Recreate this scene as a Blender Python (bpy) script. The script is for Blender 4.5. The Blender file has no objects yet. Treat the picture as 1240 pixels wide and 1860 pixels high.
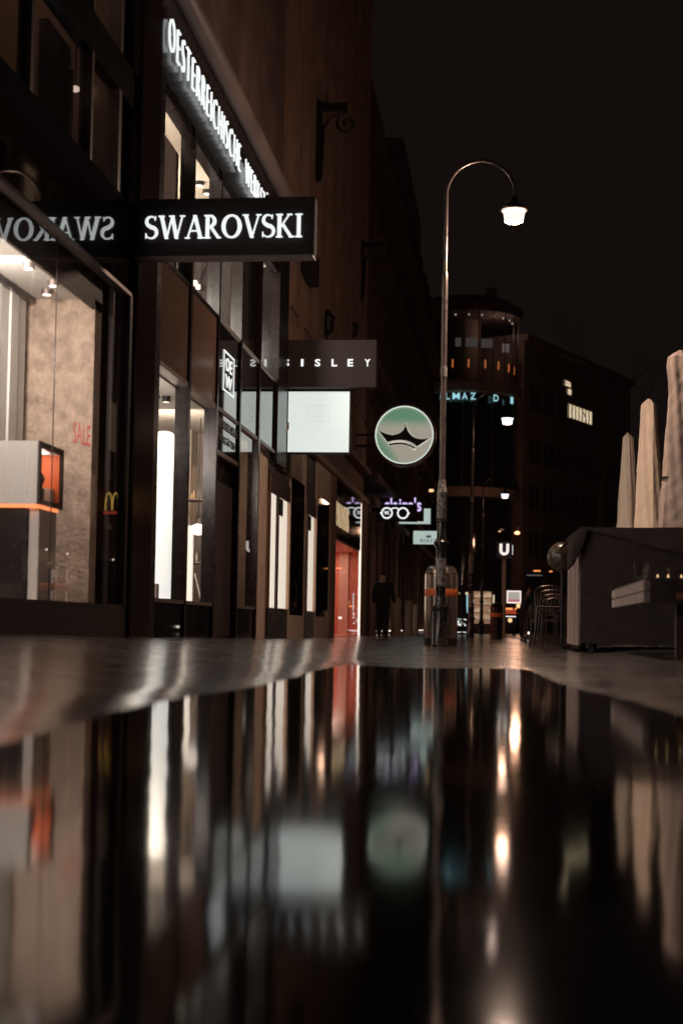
import bpy, bmesh, math, random
from mathutils import Vector, Matrix
random.seed(11)
R = math.radians
SC = bpy.context.scene
COL = SC.collection

# ------------------------------------------------------------------ camera
F = 2583.0                                   # focal length in photo pixels (50 mm on a 24 mm wide frame)
YAW, PITCH, ROLL, CY = R(6.422), R(2.5), R(1.0), 1024.16
CAMZ = 0.30
M3 = Matrix.Rotation(YAW, 3, 'Z') @ Matrix.Rotation(math.pi/2 + PITCH, 3, 'X') @ Matrix.Rotation(ROLL, 3, 'Z')
cd = bpy.data.cameras.new('camera')
cam = bpy.data.objects.new('camera', cd); COL.objects.link(cam)
cam.matrix_world = Matrix.Translation((0, 0, CAMZ)) @ M3.to_4x4()
cd.sensor_fit = 'HORIZONTAL'; cd.sensor_width = 24; cd.lens = F*24/1240
cd.shift_y = (CY-930)/1240
cd.clip_start = 0.05; cd.clip_end = 2000
cd.dof.use_dof = True; cd.dof.focus_distance = 25.0; cd.dof.aperture_fstop = 1.25
SC.camera = cam
SC.render.resolution_x, SC.render.resolution_y = 682, 1024

# ------------------------------------------------------------------ night sky
wd = bpy.data.worlds.new('World'); SC.world = wd; wd.use_nodes = True
bg = wd.node_tree.nodes['Background']
bg.inputs['Color'].default_value = (0.0062, 0.0043, 0.0037, 1); bg.inputs['Strength'].default_value = 1.0
SC.view_settings.view_transform = 'Standard'; SC.view_settings.look = 'None'
SC.view_settings.exposure = 0.0; SC.view_settings.gamma = 1.0
SC.cycles.use_denoising = True
SC.cycles.max_bounces = 8; SC.cycles.glossy_bounces = 5; SC.cycles.diffuse_bounces = 3
SC.cycles.transparent_max_bounces = 16
SC.cycles.sample_clamp_indirect = 3.0
SC.cycles.caustics_reflective = True

# ------------------------------------------------------------------ helpers
def ray(px, py): return M3 @ Vector(((px-620)/F, -(py-CY)/F, -1))
def wx(px, py, X):
    d = ray(px, py); return Vector((0, 0, CAMZ)) + d*(X/d.x)
def wy(px, py, Y):
    d = ray(px, py); return Vector((0, 0, CAMZ)) + d*(Y/d.y)
def sm(a, b, x):
    t = max(0, min(1, (x-a)/(b-a))); return t*t*(3-2*t)

class MB:
    def __init__(s): s.v = []; s.f = []
    def box(s, x0, x1, y0, y1, z0, z1):
        n = len(s.v)
        s.v += [Vector(p) for p in ((x0,y0,z0),(x1,y0,z0),(x1,y1,z0),(x0,y1,z0),(x0,y0,z1),(x1,y0,z1),(x1,y1,z1),(x0,y1,z1))]
        s.f += [tuple(n+i for i in q) for q in ((0,3,2,1),(4,5,6,7),(0,1,5,4),(1,2,6,5),(2,3,7,6),(3,0,4,7))]
        return s
    def quad(s, *p):
        n = len(s.v); s.v += [Vector(q) for q in p]; s.f.append(tuple(range(n, n+len(p)))); return s
    def bar(s, a, b, w, h=None, up=(0,0,1)):
        a, b = Vector(a), Vector(b); h = h or w
        d = (b-a).normalized(); u = Vector(up)
        if abs(d.dot(u)) > .95: u = Vector((1,0,0))
        x = d.cross(u).normalized()*w/2; y = x.cross(d).normalized()*h/2
        n = len(s.v)
        s.v += [a-x-y, a+x-y, a+x+y, a-x+y, b-x-y, b+x-y, b+x+y, b-x+y]
        s.f += [tuple(n+i for i in q) for q in ((0,3,2,1),(4,5,6,7),(0,1,5,4),(1,2,6,5),(2,3,7,6),(3,0,4,7))]
        return s
    def tube(s, path, r, seg=10):
        path = [Vector(p) for p in path]; n0 = len(s.v); k = len(path)
        rr = r if isinstance(r, (list, tuple)) else [r]*k
        prev = None
        for i, p in enumerate(path):
            d = (path[min(i+1, k-1)] - path[max(i-1, 0)]).normalized()
            if prev is None:
                u = Vector((0,0,1)) if abs(d.z) < .9 else Vector((1,0,0))
                x = d.cross(u).normalized()
            else:
                x = (prev - d*prev.dot(d)).normalized()
            prev = x; y = d.cross(x)
            for j in range(seg):
                a = 2*math.pi*j/seg
                s.v.append(p + (x*math.cos(a) + y*math.sin(a))*rr[i])
        for i in range(k-1):
            for j in range(seg):
                a = n0+i*seg+j; b = n0+i*seg+(j+1) % seg
                s.f.append((a, b, b+seg, a+seg))
        s.f.append(tuple(n0+j for j in reversed(range(seg)))); s.f.append(tuple(n0+(k-1)*seg+j for j in range(seg)))
        return s
    def lathe(s, c, prof, seg=24, fold=None):
        n0 = len(s.v); cx, cy, cz = c; k = len(prof)
        for i, (z, r) in enumerate(prof):
            for j in range(seg):
                a = 2*math.pi*j/seg
                q = r*(fold(a, z) if fold else 1)
                s.v.append(Vector((cx+q*math.cos(a), cy+q*math.sin(a), cz+z)))
        for i in range(k-1):
            for j in range(seg):
                a = n0+i*seg+j; b = n0+i*seg+(j+1) % seg
                s.f.append((a, b, b+seg, a+seg))
        s.f.append(tuple(n0+j for j in reversed(range(seg)))); s.f.append(tuple(n0+(k-1)*seg+j for j in range(seg)))
        return s
    def prism(s, pts, o, u, v, d):
        """2-D outline pts set in the plane o + x*u + y*v, thickened along the vector d"""
        o, u, v, d = Vector(o), Vector(u), Vector(v), Vector(d)
        n = len(s.v); k = len(pts)
        s.v += [o+u*x+v*y for x, y in pts] + [o+u*x+v*y+d for x, y in pts]
        s.f.append(tuple(range(n, n+k))); s.f.append(tuple(range(n+2*k-1, n+k-1, -1)))
        for i in range(k):
            j = (i+1) % k; s.f.append((n+i, n+j, n+k+j, n+k+i))
        return s
    def ball(s, c, r, seg=20, rings=12, sc=(1,1,1)):
        pr = [(-math.cos(math.pi*i/rings)*r*sc[2], max(1e-4, math.sin(math.pi*i/rings)*r)) for i in range(rings+1)]
        return s.lathe(c, pr, seg)
    def build(s, name, m, parent=None, origin=None, smooth=False, bevel=0):
        L = Vector(origin) if origin is not None else Vector((0,0,0))
        if parent is not None:
            q = parent
            while q.parent: q = q.parent
            L = Vector(q.location)
        me = bpy.data.meshes.new(name)
        me.from_pydata([p-L for p in s.v], [], s.f)
        bm = bmesh.new(); bm.from_mesh(me); bmesh.ops.recalc_face_normals(bm, faces=bm.faces); bm.to_mesh(me); bm.free()
        if smooth:
            me.polygons.foreach_set('use_smooth', [True]*len(me.polygons))
            me.set_sharp_from_angle(angle=R(38))
        me.materials.append(m); me.update()
        o = bpy.data.objects.new(name, me); COL.objects.link(o)
        if parent is not None: o.parent = parent
        else: o.location = L
        if bevel:
            b = o.modifiers.new('bevel', 'BEVEL'); b.width = bevel; b.segments = 2; b.limit_method = 'ANGLE'
        return o

def tag(o, label, cat, group=None):
    o['label'] = label; o['category'] = cat
    if group: o['group'] = group
    return o
def thing(name, label, cat, loc, group=None):
    o = bpy.data.objects.new(name, None); COL.objects.link(o); o.location = loc; o.empty_display_size = .2
    return tag(o, label, cat, group)
def struct(o): o['kind'] = 'structure'; return o
def copy_tree(o, loc=None, label=None, parent=None):
    c = o.copy(); COL.objects.link(c)
    if parent is not None: c.parent = parent
    if loc is not None: c.location = loc
    if label: c['label'] = label
    for ch in list(o.children): copy_tree(ch, parent=c)
    return c

def text_pts(s, xs=1.0, space=1.0, bold=0.0):
    """the built-in typeface as a flat mesh, cap height about 0.73, x squeezed by xs"""
    cu = bpy.data.curves.new('t', 'FONT'); cu.body = s; cu.size = 1; cu.space_character = space; cu.offset = bold
    cu.resolution_u = 3
    o = bpy.data.objects.new('t', cu); COL.objects.link(o)
    dg = bpy.context.evaluated_depsgraph_get()
    me = bpy.data.meshes.new_from_object(o.evaluated_get(dg))
    V = [(p.co.x*xs, p.co.y) for p in me.vertices]; Fc = [tuple(p.vertices) for p in me.polygons]
    bpy.data.objects.remove(o); bpy.data.curves.remove(cu); bpy.data.meshes.remove(me)
    x0 = min(p[0] for p in V); y0 = min(p[1] for p in V)
    x1 = max(p[0] for p in V); y1 = max(p[1] for p in V)
    return [((x-x0)/(x1-x0), (y-y0)/(y1-y0)) for x, y in V], Fc
def text_mb(s, o, u, v, d, space=1.0, bold=0.0, mb=None):
    """text filling the box o, o+u, o+v, with thickness vector d"""
    P, Fc = text_pts(s, 1, space, bold); mb = mb or MB()
    o, u, v, d = Vector(o), Vector(u), Vector(v), Vector(d)
    n = len(mb.v); k = len(P)
    mb.v += [o+u*x+v*y for x, y in P] + [o+u*x+v*y+d for x, y in P]
    ed = {}
    for f in Fc:
        mb.f.append(tuple(n+i for i in f)); mb.f.append(tuple(n+k+i for i in reversed(f)))
        for i in range(len(f)):
            a, b = f[i], f[(i+1) % len(f)]
            ed[(a, b)] = ed.get((a, b), 0)+1
    for (a, b) in ed:
        if (b, a) not in ed: mb.f.append((n+a, n+b, n+k+b, n+k+a))
    return mb

# ---- materials
def nt(name):
    m = bpy.data.materials.new(name); m.use_nodes = True
    t = m.node_tree; return m, t, t.nodes['Principled BSDF'], t.nodes, t.links
def mat(name, c, rough=.5, metal=0., spec=.5,  var=.0, vs=4., bump=0., bs=40., rv=0., ior=1.5):
    m, t, p, N, L = nt(name)
    p.inputs['IOR'].default_value = ior
    p.inputs['Base Color'].default_value = (*c, 1); p.inputs['Roughness'].default_value = rough
    p.inputs['Metallic'].default_value = metal; p.inputs['Specular IOR Level'].default_value = spec
    if var or bump or rv:
        tc = N.new('ShaderNodeTexCoord')
    if var or rv:
        no = N.new('ShaderNodeTexNoise'); no.inputs['Scale'].default_value = vs; no.inputs['Detail'].default_value = 6
        L.new(tc.outputs['Object'], no.inputs['Vector'])
    if var:
        r = N.new('ShaderNodeValToRGB'); r.color_ramp.elements[0].position = .3; r.color_ramp.elements[1].position = .7
        r.color_ramp.elements[0].color = (*[x*(1-var) for x in c], 1); r.color_ramp.elements[1].color = (*[min(1, x*(1+var)) for x in c], 1)
        L.new(no.outputs['Fac'], r.inputs['Fac']); L.new(r.outputs['Color'], p.inputs['Base Color'])
    if rv:
        mr = N.new('ShaderNodeMapRange'); mr.inputs['To Min'].default_value = max(.02, rough-rv); mr.inputs['To Max'].default_value = rough+rv
        L.new(no.outputs['Fac'], mr.inputs['Value']); L.new(mr.outputs['Result'], p.inputs['Roughness'])
    if bump:
        n2 = N.new('ShaderNodeTexNoise'); n2.inputs['Scale'].default_value = bs; n2.inputs['Detail'].default_value = 5
        b = N.new('ShaderNodeBump'); b.inputs['Strength'].default_value = bump; b.inputs['Distance'].default_value = .02
        L.new(tc.outputs['Object'], n2.inputs['Vector']); L.new(n2.outputs['Fac'], b.inputs['Height']); L.new(b.outputs['Normal'], p.inputs['Normal'])
    return m
def emit(name, c, s):
    m, t, p, N, L = nt(name)
    p.inputs['Base Color'].default_value = (*[x*.5 for x in c], 1)
    p.inputs['Emission Color'].default_value = (*c, 1); p.inputs['Emission Strength'].default_value = s
    p.inputs['Roughness'].default_value = .4
    return m
def glass(name, tint=(1,1,1), rough=0.0, ior=1.75):
    m, t, p, N, L = nt(name)
    tr = N.new('ShaderNodeBsdfTransparent'); tr.inputs['Color'].default_value = (*tint, 1)
    gl = N.new('ShaderNodeBsdfGlossy'); gl.inputs['Roughness'].default_value = rough; gl.inputs['Color'].default_value = (.95,.95,.95,1)
    fr = N.new('ShaderNodeFresnel'); ge = N.new('ShaderNodeNewGeometry')
    ex = N.new('ShaderNodeMath'); ex.operation = 'MULTIPLY_ADD'; ex.inputs[1].default_value = -2; ex.inputs[2].default_value = 1
    pw = N.new('ShaderNodeMath'); pw.operation = 'POWER'; pw.inputs[0].default_value = ior      # a thin pane reflects alike from both sides
    L.new(ge.outputs['Backfacing'], ex.inputs[0]); L.new(ex.outputs[0], pw.inputs[1]); L.new(pw.outputs[0], fr.inputs['IOR'])
    mx = N.new('ShaderNodeMixShader')
    L.new(fr.outputs[0], mx.inputs[0]); L.new(tr.outputs[0], mx.inputs[1]); L.new(gl.outputs[0], mx.inputs[2])
    L.new(mx.outputs[0], N['Material Output'].inputs['Surface'])
    return m

M = dict(
    blackglass=mat('black_glass', (.010,.008,.008), .03, ior=3.4),
    blackmetal=mat('black_metal', (.015,.010,.010), .26, spec=.4, rv=.08, vs=9),
    brownmetal=mat('brown_metal', (.034,.018,.016), .5, spec=.3, var=.12, vs=3),
    brownpanel=mat('brown_panel', (.20,.125,.095), .16, spec=.5, var=.10, vs=1.2),
    greymetal=mat('grey_metal', (.22,.17,.155), .45, metal=.6, rv=.1),
    glintmetal=mat('transom_glint_metal', (.55,.52,.50), .3, metal=.5),  # transom metal painted pale for the glint along its top
    litstone=mat('spill_lit_stone', (.78,.58,.46), .45, var=.12, vs=4),  # lighter pier stone, spill from the white sign put into its colour
    greybeam=mat('grey_beam', (.22,.17,.16), .5, var=.15, vs=2),
    glass=glass('window_glass'), darkglass=glass('tinted_glass', (.35,.30,.28)),
    stonewall=mat('rough_display_stone', (.44,.32,.25), .9, var=.30, vs=9, bump=1.0, bs=22),
    whitewall=mat('white_wall', (.66,.61,.56), .7, var=.04, vs=3),
    greywall=mat('grey_wall', (.40,.35,.33), .7, var=.06, vs=2),
    creamwall=mat('cream_wall', (.62,.54,.45), .75, var=.05, vs=2),
    brownwall=mat('brown_wall', (.30,.20,.14), .7, var=.15, vs=3),
    darkwall=mat('dark_wall', (.03,.022,.02), .7, var=.2),
    floorin=mat('shop_floor', (.25,.19,.15), .4, var=.15),
    stone=mat('brown_stone', (.31,.19,.145), .85, var=.22, vs=2.2, bump=.4, bs=22),
    palestone=mat('pale_stone', (.56,.42,.33), .8, var=.18, vs=5, bump=.35, bs=45),
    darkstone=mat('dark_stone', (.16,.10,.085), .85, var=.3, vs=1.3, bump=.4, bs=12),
    farstone=mat('far_stone', (.36,.25,.21), .9, var=.2, vs=.6),
    farglass=mat('far_dark_glass', (.02,.016,.015), .08, spec=.8),
    iron=mat('wrought_iron', (.015,.012,.011), .5),
    signblack=mat('sign_black', (.022,.017,.017), .75, spec=.2, var=.15, vs=6),
    signbrown=mat('sign_brown', (.05,.036,.034), .7, spec=.25),
    post=mat('lamp_post_paint', (.024,.019,.018), .27, spec=.6, var=.35, vs=14, rv=.10),
    postmid=mat('lamp_post_steel', (.13,.105,.10), .30, metal=.55, var=.2, vs=8, rv=.1),
    sticker=mat('worn_stickers', (.30,.27,.25), .5, var=.85, vs=22),
    steel=mat('bin_steel', (.50,.44,.40), .22, metal=.95, var=.08, vs=7, rv=.07),
    orange=mat('orange_band', (.70,.16,.05), .5, var=.1),
    canvas=mat('beige_canvas', (.88,.73,.60), .9, var=.10, vs=3, bump=.6, bs=7),
    canvasdark=mat('grey_brown_canvas', (.46,.37,.33), .9, var=.12, vs=3, bump=.7, bs=6),
    tarp=mat('dark_tarpaulin', (.10,.07,.062), .75, var=.2, vs=4, bump=.5, bs=9),
    stallwood=mat('dark_stall_board', (.075,.05,.047), .6, var=.25, vs=5),
    plank=mat('pale_table_plank', (.50,.38,.36), .5, var=.25, vs=8),
    plankdark=mat('brown_plank', (.10,.07,.06), .55, var=.3, vs=6),
    cloth=mat('black_cloth', (.012,.010,.011), .9, var=.2, vs=20),
    bluecloth=mat('dark_blue_cloth', (.022,.027,.036), .9, var=.2, vs=20),
    redcloth=mat('dark_red_cloth', (.16,.012,.02), .9, var=.2, vs=20),
    skin=mat('skin', (.36,.21,.15), .6), hair=mat('dark_hair', (.012,.009,.008), .6),
    leather=mat('black_leather', (.02,.016,.015), .4),
    chair=mat('chair_metal', (.035,.025,.022), .3, metal=.8, var=.2, vs=9), wicker=mat('woven_seat', (.09,.05,.035), .5, var=.4, vs=60, bump=.6, bs=120),
    bark=mat('bark', (.10,.075,.065), .95, var=.3, vs=8, bump=.6, bs=20),
    red=mat('red_interior', (.80,.25,.17), .55, var=.08, vs=2), pink=mat('pink_panel', (.85,.50,.40), .5, var=.04),
    orangein=mat('orange_lining', (.75,.16,.05), .5),
    displaygrey=mat('display_box_grey', (.60,.54,.51), .45, var=.03),
    gold=mat('gold_letters', (.75,.50,.26), .35, metal=.3), e_gold=emit('glowing_gold_letters', (1,.72,.42), .42),  # e_gold: gold letters given a slight glow of their own
    bluebox=mat('dark_blue_box', (.03,.035,.065), .35),
    brassbar=mat('shop_window_bar', (.45,.30,.22), .25, metal=.9), ball=mat('dark_glossy_ball', (.06,.048,.034), .25, spec=.6, var=.8, vs=5),
    e_white=emit('lit_white_letters', (.93,.98,.97), .95), e_sign=emit('lit_white_panel', (.90,1.0,.96), .72),
    e_text=emit('faint_grey_print', (.88,.98,.95), .56),
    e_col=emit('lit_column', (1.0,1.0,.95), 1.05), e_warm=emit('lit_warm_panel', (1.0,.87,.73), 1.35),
    e_spot=emit('spotlight_glow', (1.0,.90,.80), 2.2), e_lamp=emit('street_lamp_glow', (1.0,.80,.68), 1.05),
    e_cold=emit('cold_lamp_glow', (.88,.90,1.0), 1.8), e_teal=emit('teal_letters', (.45,.85,.95), .75),
    e_violet=emit('violet_letters', (.66,.52,.90), 1.0), e_pale=emit('pale_green_panel', (.78,.95,.88), .52),
    e_oran=emit('orange_glow', (1.0,.33,.10), 1.3), e_led=emit('orange_strip', (1.0,.28,.10), 1.6),
    e_amber=emit('amber_glow', (1.0,.62,.28), 1.2), e_cream=emit('lit_window', (1.0,.80,.52), .75),
    e_pinkw=emit('pink_white_poster', (1.0,.86,.80), .75), e_dimwarm=emit('dim_warm_window', (1,.66,.42), .10), e_dim=emit('dim_cool_window', (.75,.75,.8), .16),
    e_dark=mat('dark_print', (.02,.02,.02), .5),
)
# outline faces of the green light box: the disc is lit unevenly from its rim
def crown_disc():
    m, t, p, N, L = nt('green_disc')
    tc = N.new('ShaderNodeTexCoord'); sx_ = N.new('ShaderNodeSeparateXYZ'); L.new(tc.outputs['Object'], sx_.inputs[0])
    def rng(src, a, b):
        n = N.new('ShaderNodeMapRange'); n.interpolation_type = 'SMOOTHSTEP'
        n.inputs['From Min'].default_value = a; n.inputs['From Max'].default_value = b; L.new(src, n.inputs['Value']); return n.outputs['Result']
    def mth(op, a, b):
        n = N.new('ShaderNodeMath'); n.operation = op
        for k, q in enumerate((a, b)):
            if isinstance(q, (int, float)): n.inputs[k].default_value = q
            else: L.new(q, n.inputs[k])
        return n.outputs[0]
    X, Z = sx_.outputs['X'], sx_.outputs['Z']
    up = rng(Z, .16, .52)
    diag = mth('ADD', mth('MULTIPLY', X, -.72), mth('MULTIPLY', Z, -.5)); low = rng(diag, .34, .65)
    gfac = mth('MAXIMUM', up, low)
    ln = N.new('ShaderNodeVectorMath'); ln.operation = 'LENGTH'; L.new(tc.outputs['Object'], ln.inputs[0])
    rim = rng(ln.outputs['Value'], .72, .82)
    gfac = mth('MULTIPLY', gfac, mth('SUBTRACT', 1.0, mth('MULTIPLY', rim, .8)))
    mx = N.new('ShaderNodeMixRGB'); mx.inputs[1].default_value = (.50,.47,.39,1); mx.inputs[2].default_value = (.17,.35,.22,1)
    L.new(gfac, mx.inputs[0]); L.new(mx.outputs[0], p.inputs['Emission Color']); L.new(mx.outputs[0], p.inputs['Base Color'])
    p.inputs['Emission Strength'].default_value = .62; p.inputs['Roughness'].default_value = .6
    return m
M['disc'] = crown_disc()

def wet_ground():
    m, t, p, N, L = nt('wet_paving')
    tc = N.new('ShaderNodeTexCoord')
    br = N.new('ShaderNodeTexBrick'); br.inputs['Scale'].default_value = 1.0
    br.inputs['Color1'].default_value = (.042,.028,.024,1); br.inputs['Color2'].default_value = (.095,.064,.054,1); br.inputs['Mortar'].default_value = (.022,.017,.015,1)
    br.inputs['Mortar Size'].default_value = .014; br.inputs['Brick Width'].default_value = .60; br.inputs['Row Height'].default_value = .40
    L.new(tc.outputs['Object'], br.inputs['Vector'])
    no = N.new('ShaderNodeTexNoise'); no.inputs['Scale'].default_value = 1.6; no.inputs['Detail'].default_value = 7
    L.new(tc.outputs['Object'], no.inputs['Vector'])
    mx = N.new('ShaderNodeMixRGB'); mx.blend_type = 'MULTIPLY'; mx.inputs[0].default_value = .6
    L.new(br.outputs['Color'], mx.inputs[1]); L.new(no.outputs['Color'], mx.inputs[2]); L.new(mx.outputs[0], p.inputs['Base Color'])
    mr = N.new('ShaderNodeMapRange'); mr.inputs['From Min'].default_value = .3; mr.inputs['From Max'].default_value = .7
    mr.inputs['To Min'].default_value = .11; mr.inputs['To Max'].default_value = .22
    L.new(no.outputs['Fac'], mr.inputs['Value']); sb_ = N.new('ShaderNodeSeparateColor'); L.new(br.outputs['Color'], sb_.inputs[0])     # every slab has its own wetness
    ma = N.new('ShaderNodeMath'); ma.operation = 'MULTIPLY_ADD'; ma.inputs[1].default_value = 1.5; L.new(sb_.outputs[0], ma.inputs[0]); L.new(mr.outputs['Result'], ma.inputs[2])
    L.new(ma.outputs[0], p.inputs['Roughness'])
    n2 = N.new('ShaderNodeTexNoise'); n2.inputs['Scale'].default_value = 90; n2.inputs['Detail'].default_value = 4
    L.new(tc.outputs['Object'], n2.inputs['Vector'])
    b1 = N.new('ShaderNodeBump'); b1.inputs['Strength'].default_value = .32; b1.inputs['Distance'].default_value = .004
    L.new(n2.outputs['Fac'], b1.inputs['Height'])
    b2 = N.new('ShaderNodeBump'); b2.invert = True; b2.inputs['Strength'].default_value = .8; b2.inputs['Distance'].default_value = .006
    L.new(br.outputs['Fac'], b2.inputs['Height']); L.new(b1.outputs['Normal'], b2.inputs['Normal']); L.new(b2.outputs['Normal'], p.inputs['Normal'])
    p.inputs['Specular IOR Level'].default_value = .9
    p.inputs['Coat Weight'].default_value = .85; p.inputs['Coat Roughness'].default_value = .16; p.inputs['Coat IOR'].default_value = 1.45
    return m
M['ground'] = wet_ground()

def puddle_water():
    m, t, p, N, L = nt('puddle_water')
    p.inputs['Base Color'].default_value = (.012,.009,.008,1); p.inputs['Roughness'].default_value = .062
    p.inputs['IOR'].default_value = 1.33; p.inputs['Specular IOR Level'].default_value = .5
    tc = N.new('ShaderNodeTexCoord'); mp = N.new('ShaderNodeMapping'); mp.inputs['Scale'].default_value = (2.2, 1.0, 1)
    no = N.new('ShaderNodeTexNoise'); no.inputs['Scale'].default_value = 3.0; no.inputs['Detail'].default_value = 2
    L.new(tc.outputs['Object'], mp.inputs['Vector']); L.new(mp.outputs['Vector'], no.inputs['Vector'])
    b = N.new('ShaderNodeBump'); b.inputs['Strength'].default_value = .10; b.inputs['Distance'].default_value = .01
    L.new(no.outputs['Fac'], b.inputs['Height'])
    n2 = N.new('ShaderNodeTexNoise'); n2.inputs['Scale'].default_value = 11.0; n2.inputs['Detail'].default_value = 3; L.new(mp.outputs['Vector'], n2.inputs['Vector'])
    b2 = N.new('ShaderNodeBump'); b2.inputs['Strength'].default_value = .055; b2.inputs['Distance'].default_value = .005     # fine wind ripples
    L.new(n2.outputs['Fac'], b2.inputs['Height']); L.new(b.outputs['Normal'], b2.inputs['Normal']); L.new(b2.outputs['Normal'], p.inputs['Normal'])
    return m
M['water'] = puddle_water()

# ------------------------------------------------------------------ ground and puddle
def pudL(Y): return -1.20 - .12*math.exp(-((Y-5.4)/1.2)**2) + .04*math.sin(Y*1.1)
def pudR(Y): return 1.05 - .085*Y + .04*math.sin(Y*1.3+.5)
def gz(X, Y):
    s = .055 if Y <= 12 else (.055-.015*(Y-12)/5 if Y < 17 else (.040-.028*(Y-17)/9 if Y < 26 else max(.002, .012-.0012*(Y-26))))
    base = .006 + max(0, -1.15-X)*s
    if X < -4.2: base = .006 + 3.05*s
    rr = .075 if Y < 20 else max(.01, .075-.006*(Y-20))
    base += rr*sm(.6, 1.9, X)
    end = 10.8 + .25*math.sin(X*3.1)
    d = min(X-pudL(Y), pudR(Y)-X, (end-Y)*.35)
    t = sm(-.20, .35, d)
    wob = .0022*math.sin(X*7.3+Y*2.1)+.0018*math.sin(X*3.1-Y*4.7)+.0012*math.sin(X*17+Y*11)
    return (1-t)*(base+abs(wob)*.5) + t*(-.018)
def frange(a, b, st):
    r = []; x = a
    while x < b-1e-6: r.append(x); x += st
    return r
gx = frange(-40, -5, 3.5) + frange(-5, -1.9, .16) + frange(-1.9, 1.4, .045) + frange(1.4, 4, .2) + frange(4, 60.1, 4)
gy = frange(-8, .6, .8) + frange(.6, 13, .07) + frange(13, 36, .5) + frange(36, 130, 5) + frange(130, 261, 26)
mb = MB(); nx = len(gx)
for y in gy:
    for x in gx: mb.v.append(Vector((x, y, gz(x, y))))
for j in range(len(gy)-1):
    for i in range(nx-1):
        a = j*nx+i; mb.f.append((a, a+1, a+1+nx, a+nx))
g = struct(mb.build('ground', M['ground'], smooth=True))
w = struct(MB().quad((-2.1,-8,0),(1.9,-8,0),(1.9,12.6,0),(-2.1,12.6,0)).build('puddle_water', M['water']))
for o in (g, w): o['label'] = {'ground': 'wet stone paving of the street', 'puddle_water': 'dark mirror-like puddle'}.get(o.name.split('.')[0], o.name)

W = -4.2                                            # plane of the shopfronts
def lamp(kind, name, loc, power, color, size=.1, aim=None, blend=.6, angle=70, parent=None, sx=None):
    l = bpy.data.lights.new(name, kind); l.energy = power; l.color = color
    if kind == 'AREA':
        l.size = size
        if sx: l.shape = 'RECTANGLE'; l.size_y = sx
    else: l.shadow_soft_size = size
    if kind == 'SPOT': l.spot_size = R(angle); l.spot_blend = blend
    o = bpy.data.objects.new(name, l); COL.objects.link(o)
    if parent is not None: o.parent = parent; o.location = Vector(loc)-Vector(parent.location)
    else: o.location = loc
    if aim is not None: o.rotation_euler = (Vector(aim)-Vector(loc)).to_track_quat('-Z', 'Y').to_euler()
    return o
WARM = (1.0,.80,.62); NEUT = (1.0,.90,.80)

# ------------------------------------------------------------------ jewellery shop (left edge)
Y0 = 4.0
js = thing('jewellery_shop', 'black glass shop with a big lit display window backed by rough stone', 'shop', (W, 12, 0))
MB().box(W-.12, W+.02, Y0, 15.49, .0, .44).build('plinth', M['brownmetal'], js)
MB().box(W-.10, W, Y0, 15.62, 4.0, 5.0).build('fascia', M['blackglass'], js)
MB().box(W-.06, W+.035, Y0, 15.48, 3.955, 3.998).build('trim_rail', M['greymetal'], js)
MB().box(W-.08, W+.01, Y0, 15.5, .442, .49).build('window_sill', M['brownmetal'], js)
MB().quad((W-.03,Y0,.49),(W-.03,15.47,.49),(W-.03,15.47,3.955),(W-.03,Y0,3.955)).build('window_pane', M['glass'], js)
for yy in (13.0,): MB().box(W-.036, W-.026, yy-.003, yy+.003, .49, 3.955).build('glass_joint', M['blackmetal'], js)
MB().box(W-.5, W+.06, 15.64, 16.52, 0, 20).build('pillar', mat('dark_glossy_pillar', (.030,.014,.012), .12, spec=.35, var=.2, vs=1.5), js)
MB().box(W-.4, W+.02, 15.49, 15.64, 0, 3.99).box(W-.4, W+.02, 15.625, 15.638, 3.99, 20).build('corner_post', M['brownmetal'], js)
# the display niche
MB().box(-6.2, W-.125, 14.6, 14.85, .40, 3.73).build('niche_end_wall', M['stonewall'], js)
MB().box(-6.2, W-.42, 14.87, 15.6, .0, 3.9).build('side_partition', M['brownwall'], js)
MB().box(-6.2, W-.125, Y0, 14.599, .36, .40).build('niche_floor', M['displaygrey'], js)
MB().box(-6.2, W-.16, Y0, 14.599, 3.73, 3.78).build('niche_ceiling', M['whitewall'], js)
MB().box(W-.158, W-.125, Y0, 14.86, 3.62, 3.95).build('ceiling_upstand', M['brownmetal'], js)
bw = MB()
for i in range(24):
    y = 8.2 + i*.26; bw.box(-5.22, -5.0-.018*(i % 2), y, y+.235, .40, 3.66)
bw.build('back_panelling', M['whitewall'], js)
MB().box(-5.6, -4.96, Y0, 14.5, 3.66, 3.729).build('panel_cornice', M['blackmetal'], js)
t = text_mb('SALE', (-4.53, 14.592, 2.20), (.19, 0, -.05), (.0, 0, .22), (0, .004, 0), bold=-.01)
t.build('lettering', mat('red_print', (.55,.05,.03), .6), js)
# door with dark frame between the display and the pillar
MB().box(W-.09, W-.04, 15.0, 15.06, .49, 3.95).box(W-.09, W-.04, 15.40, 15.47, .49, 3.95).build('door_frame', M['brownmetal'], js)
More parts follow.
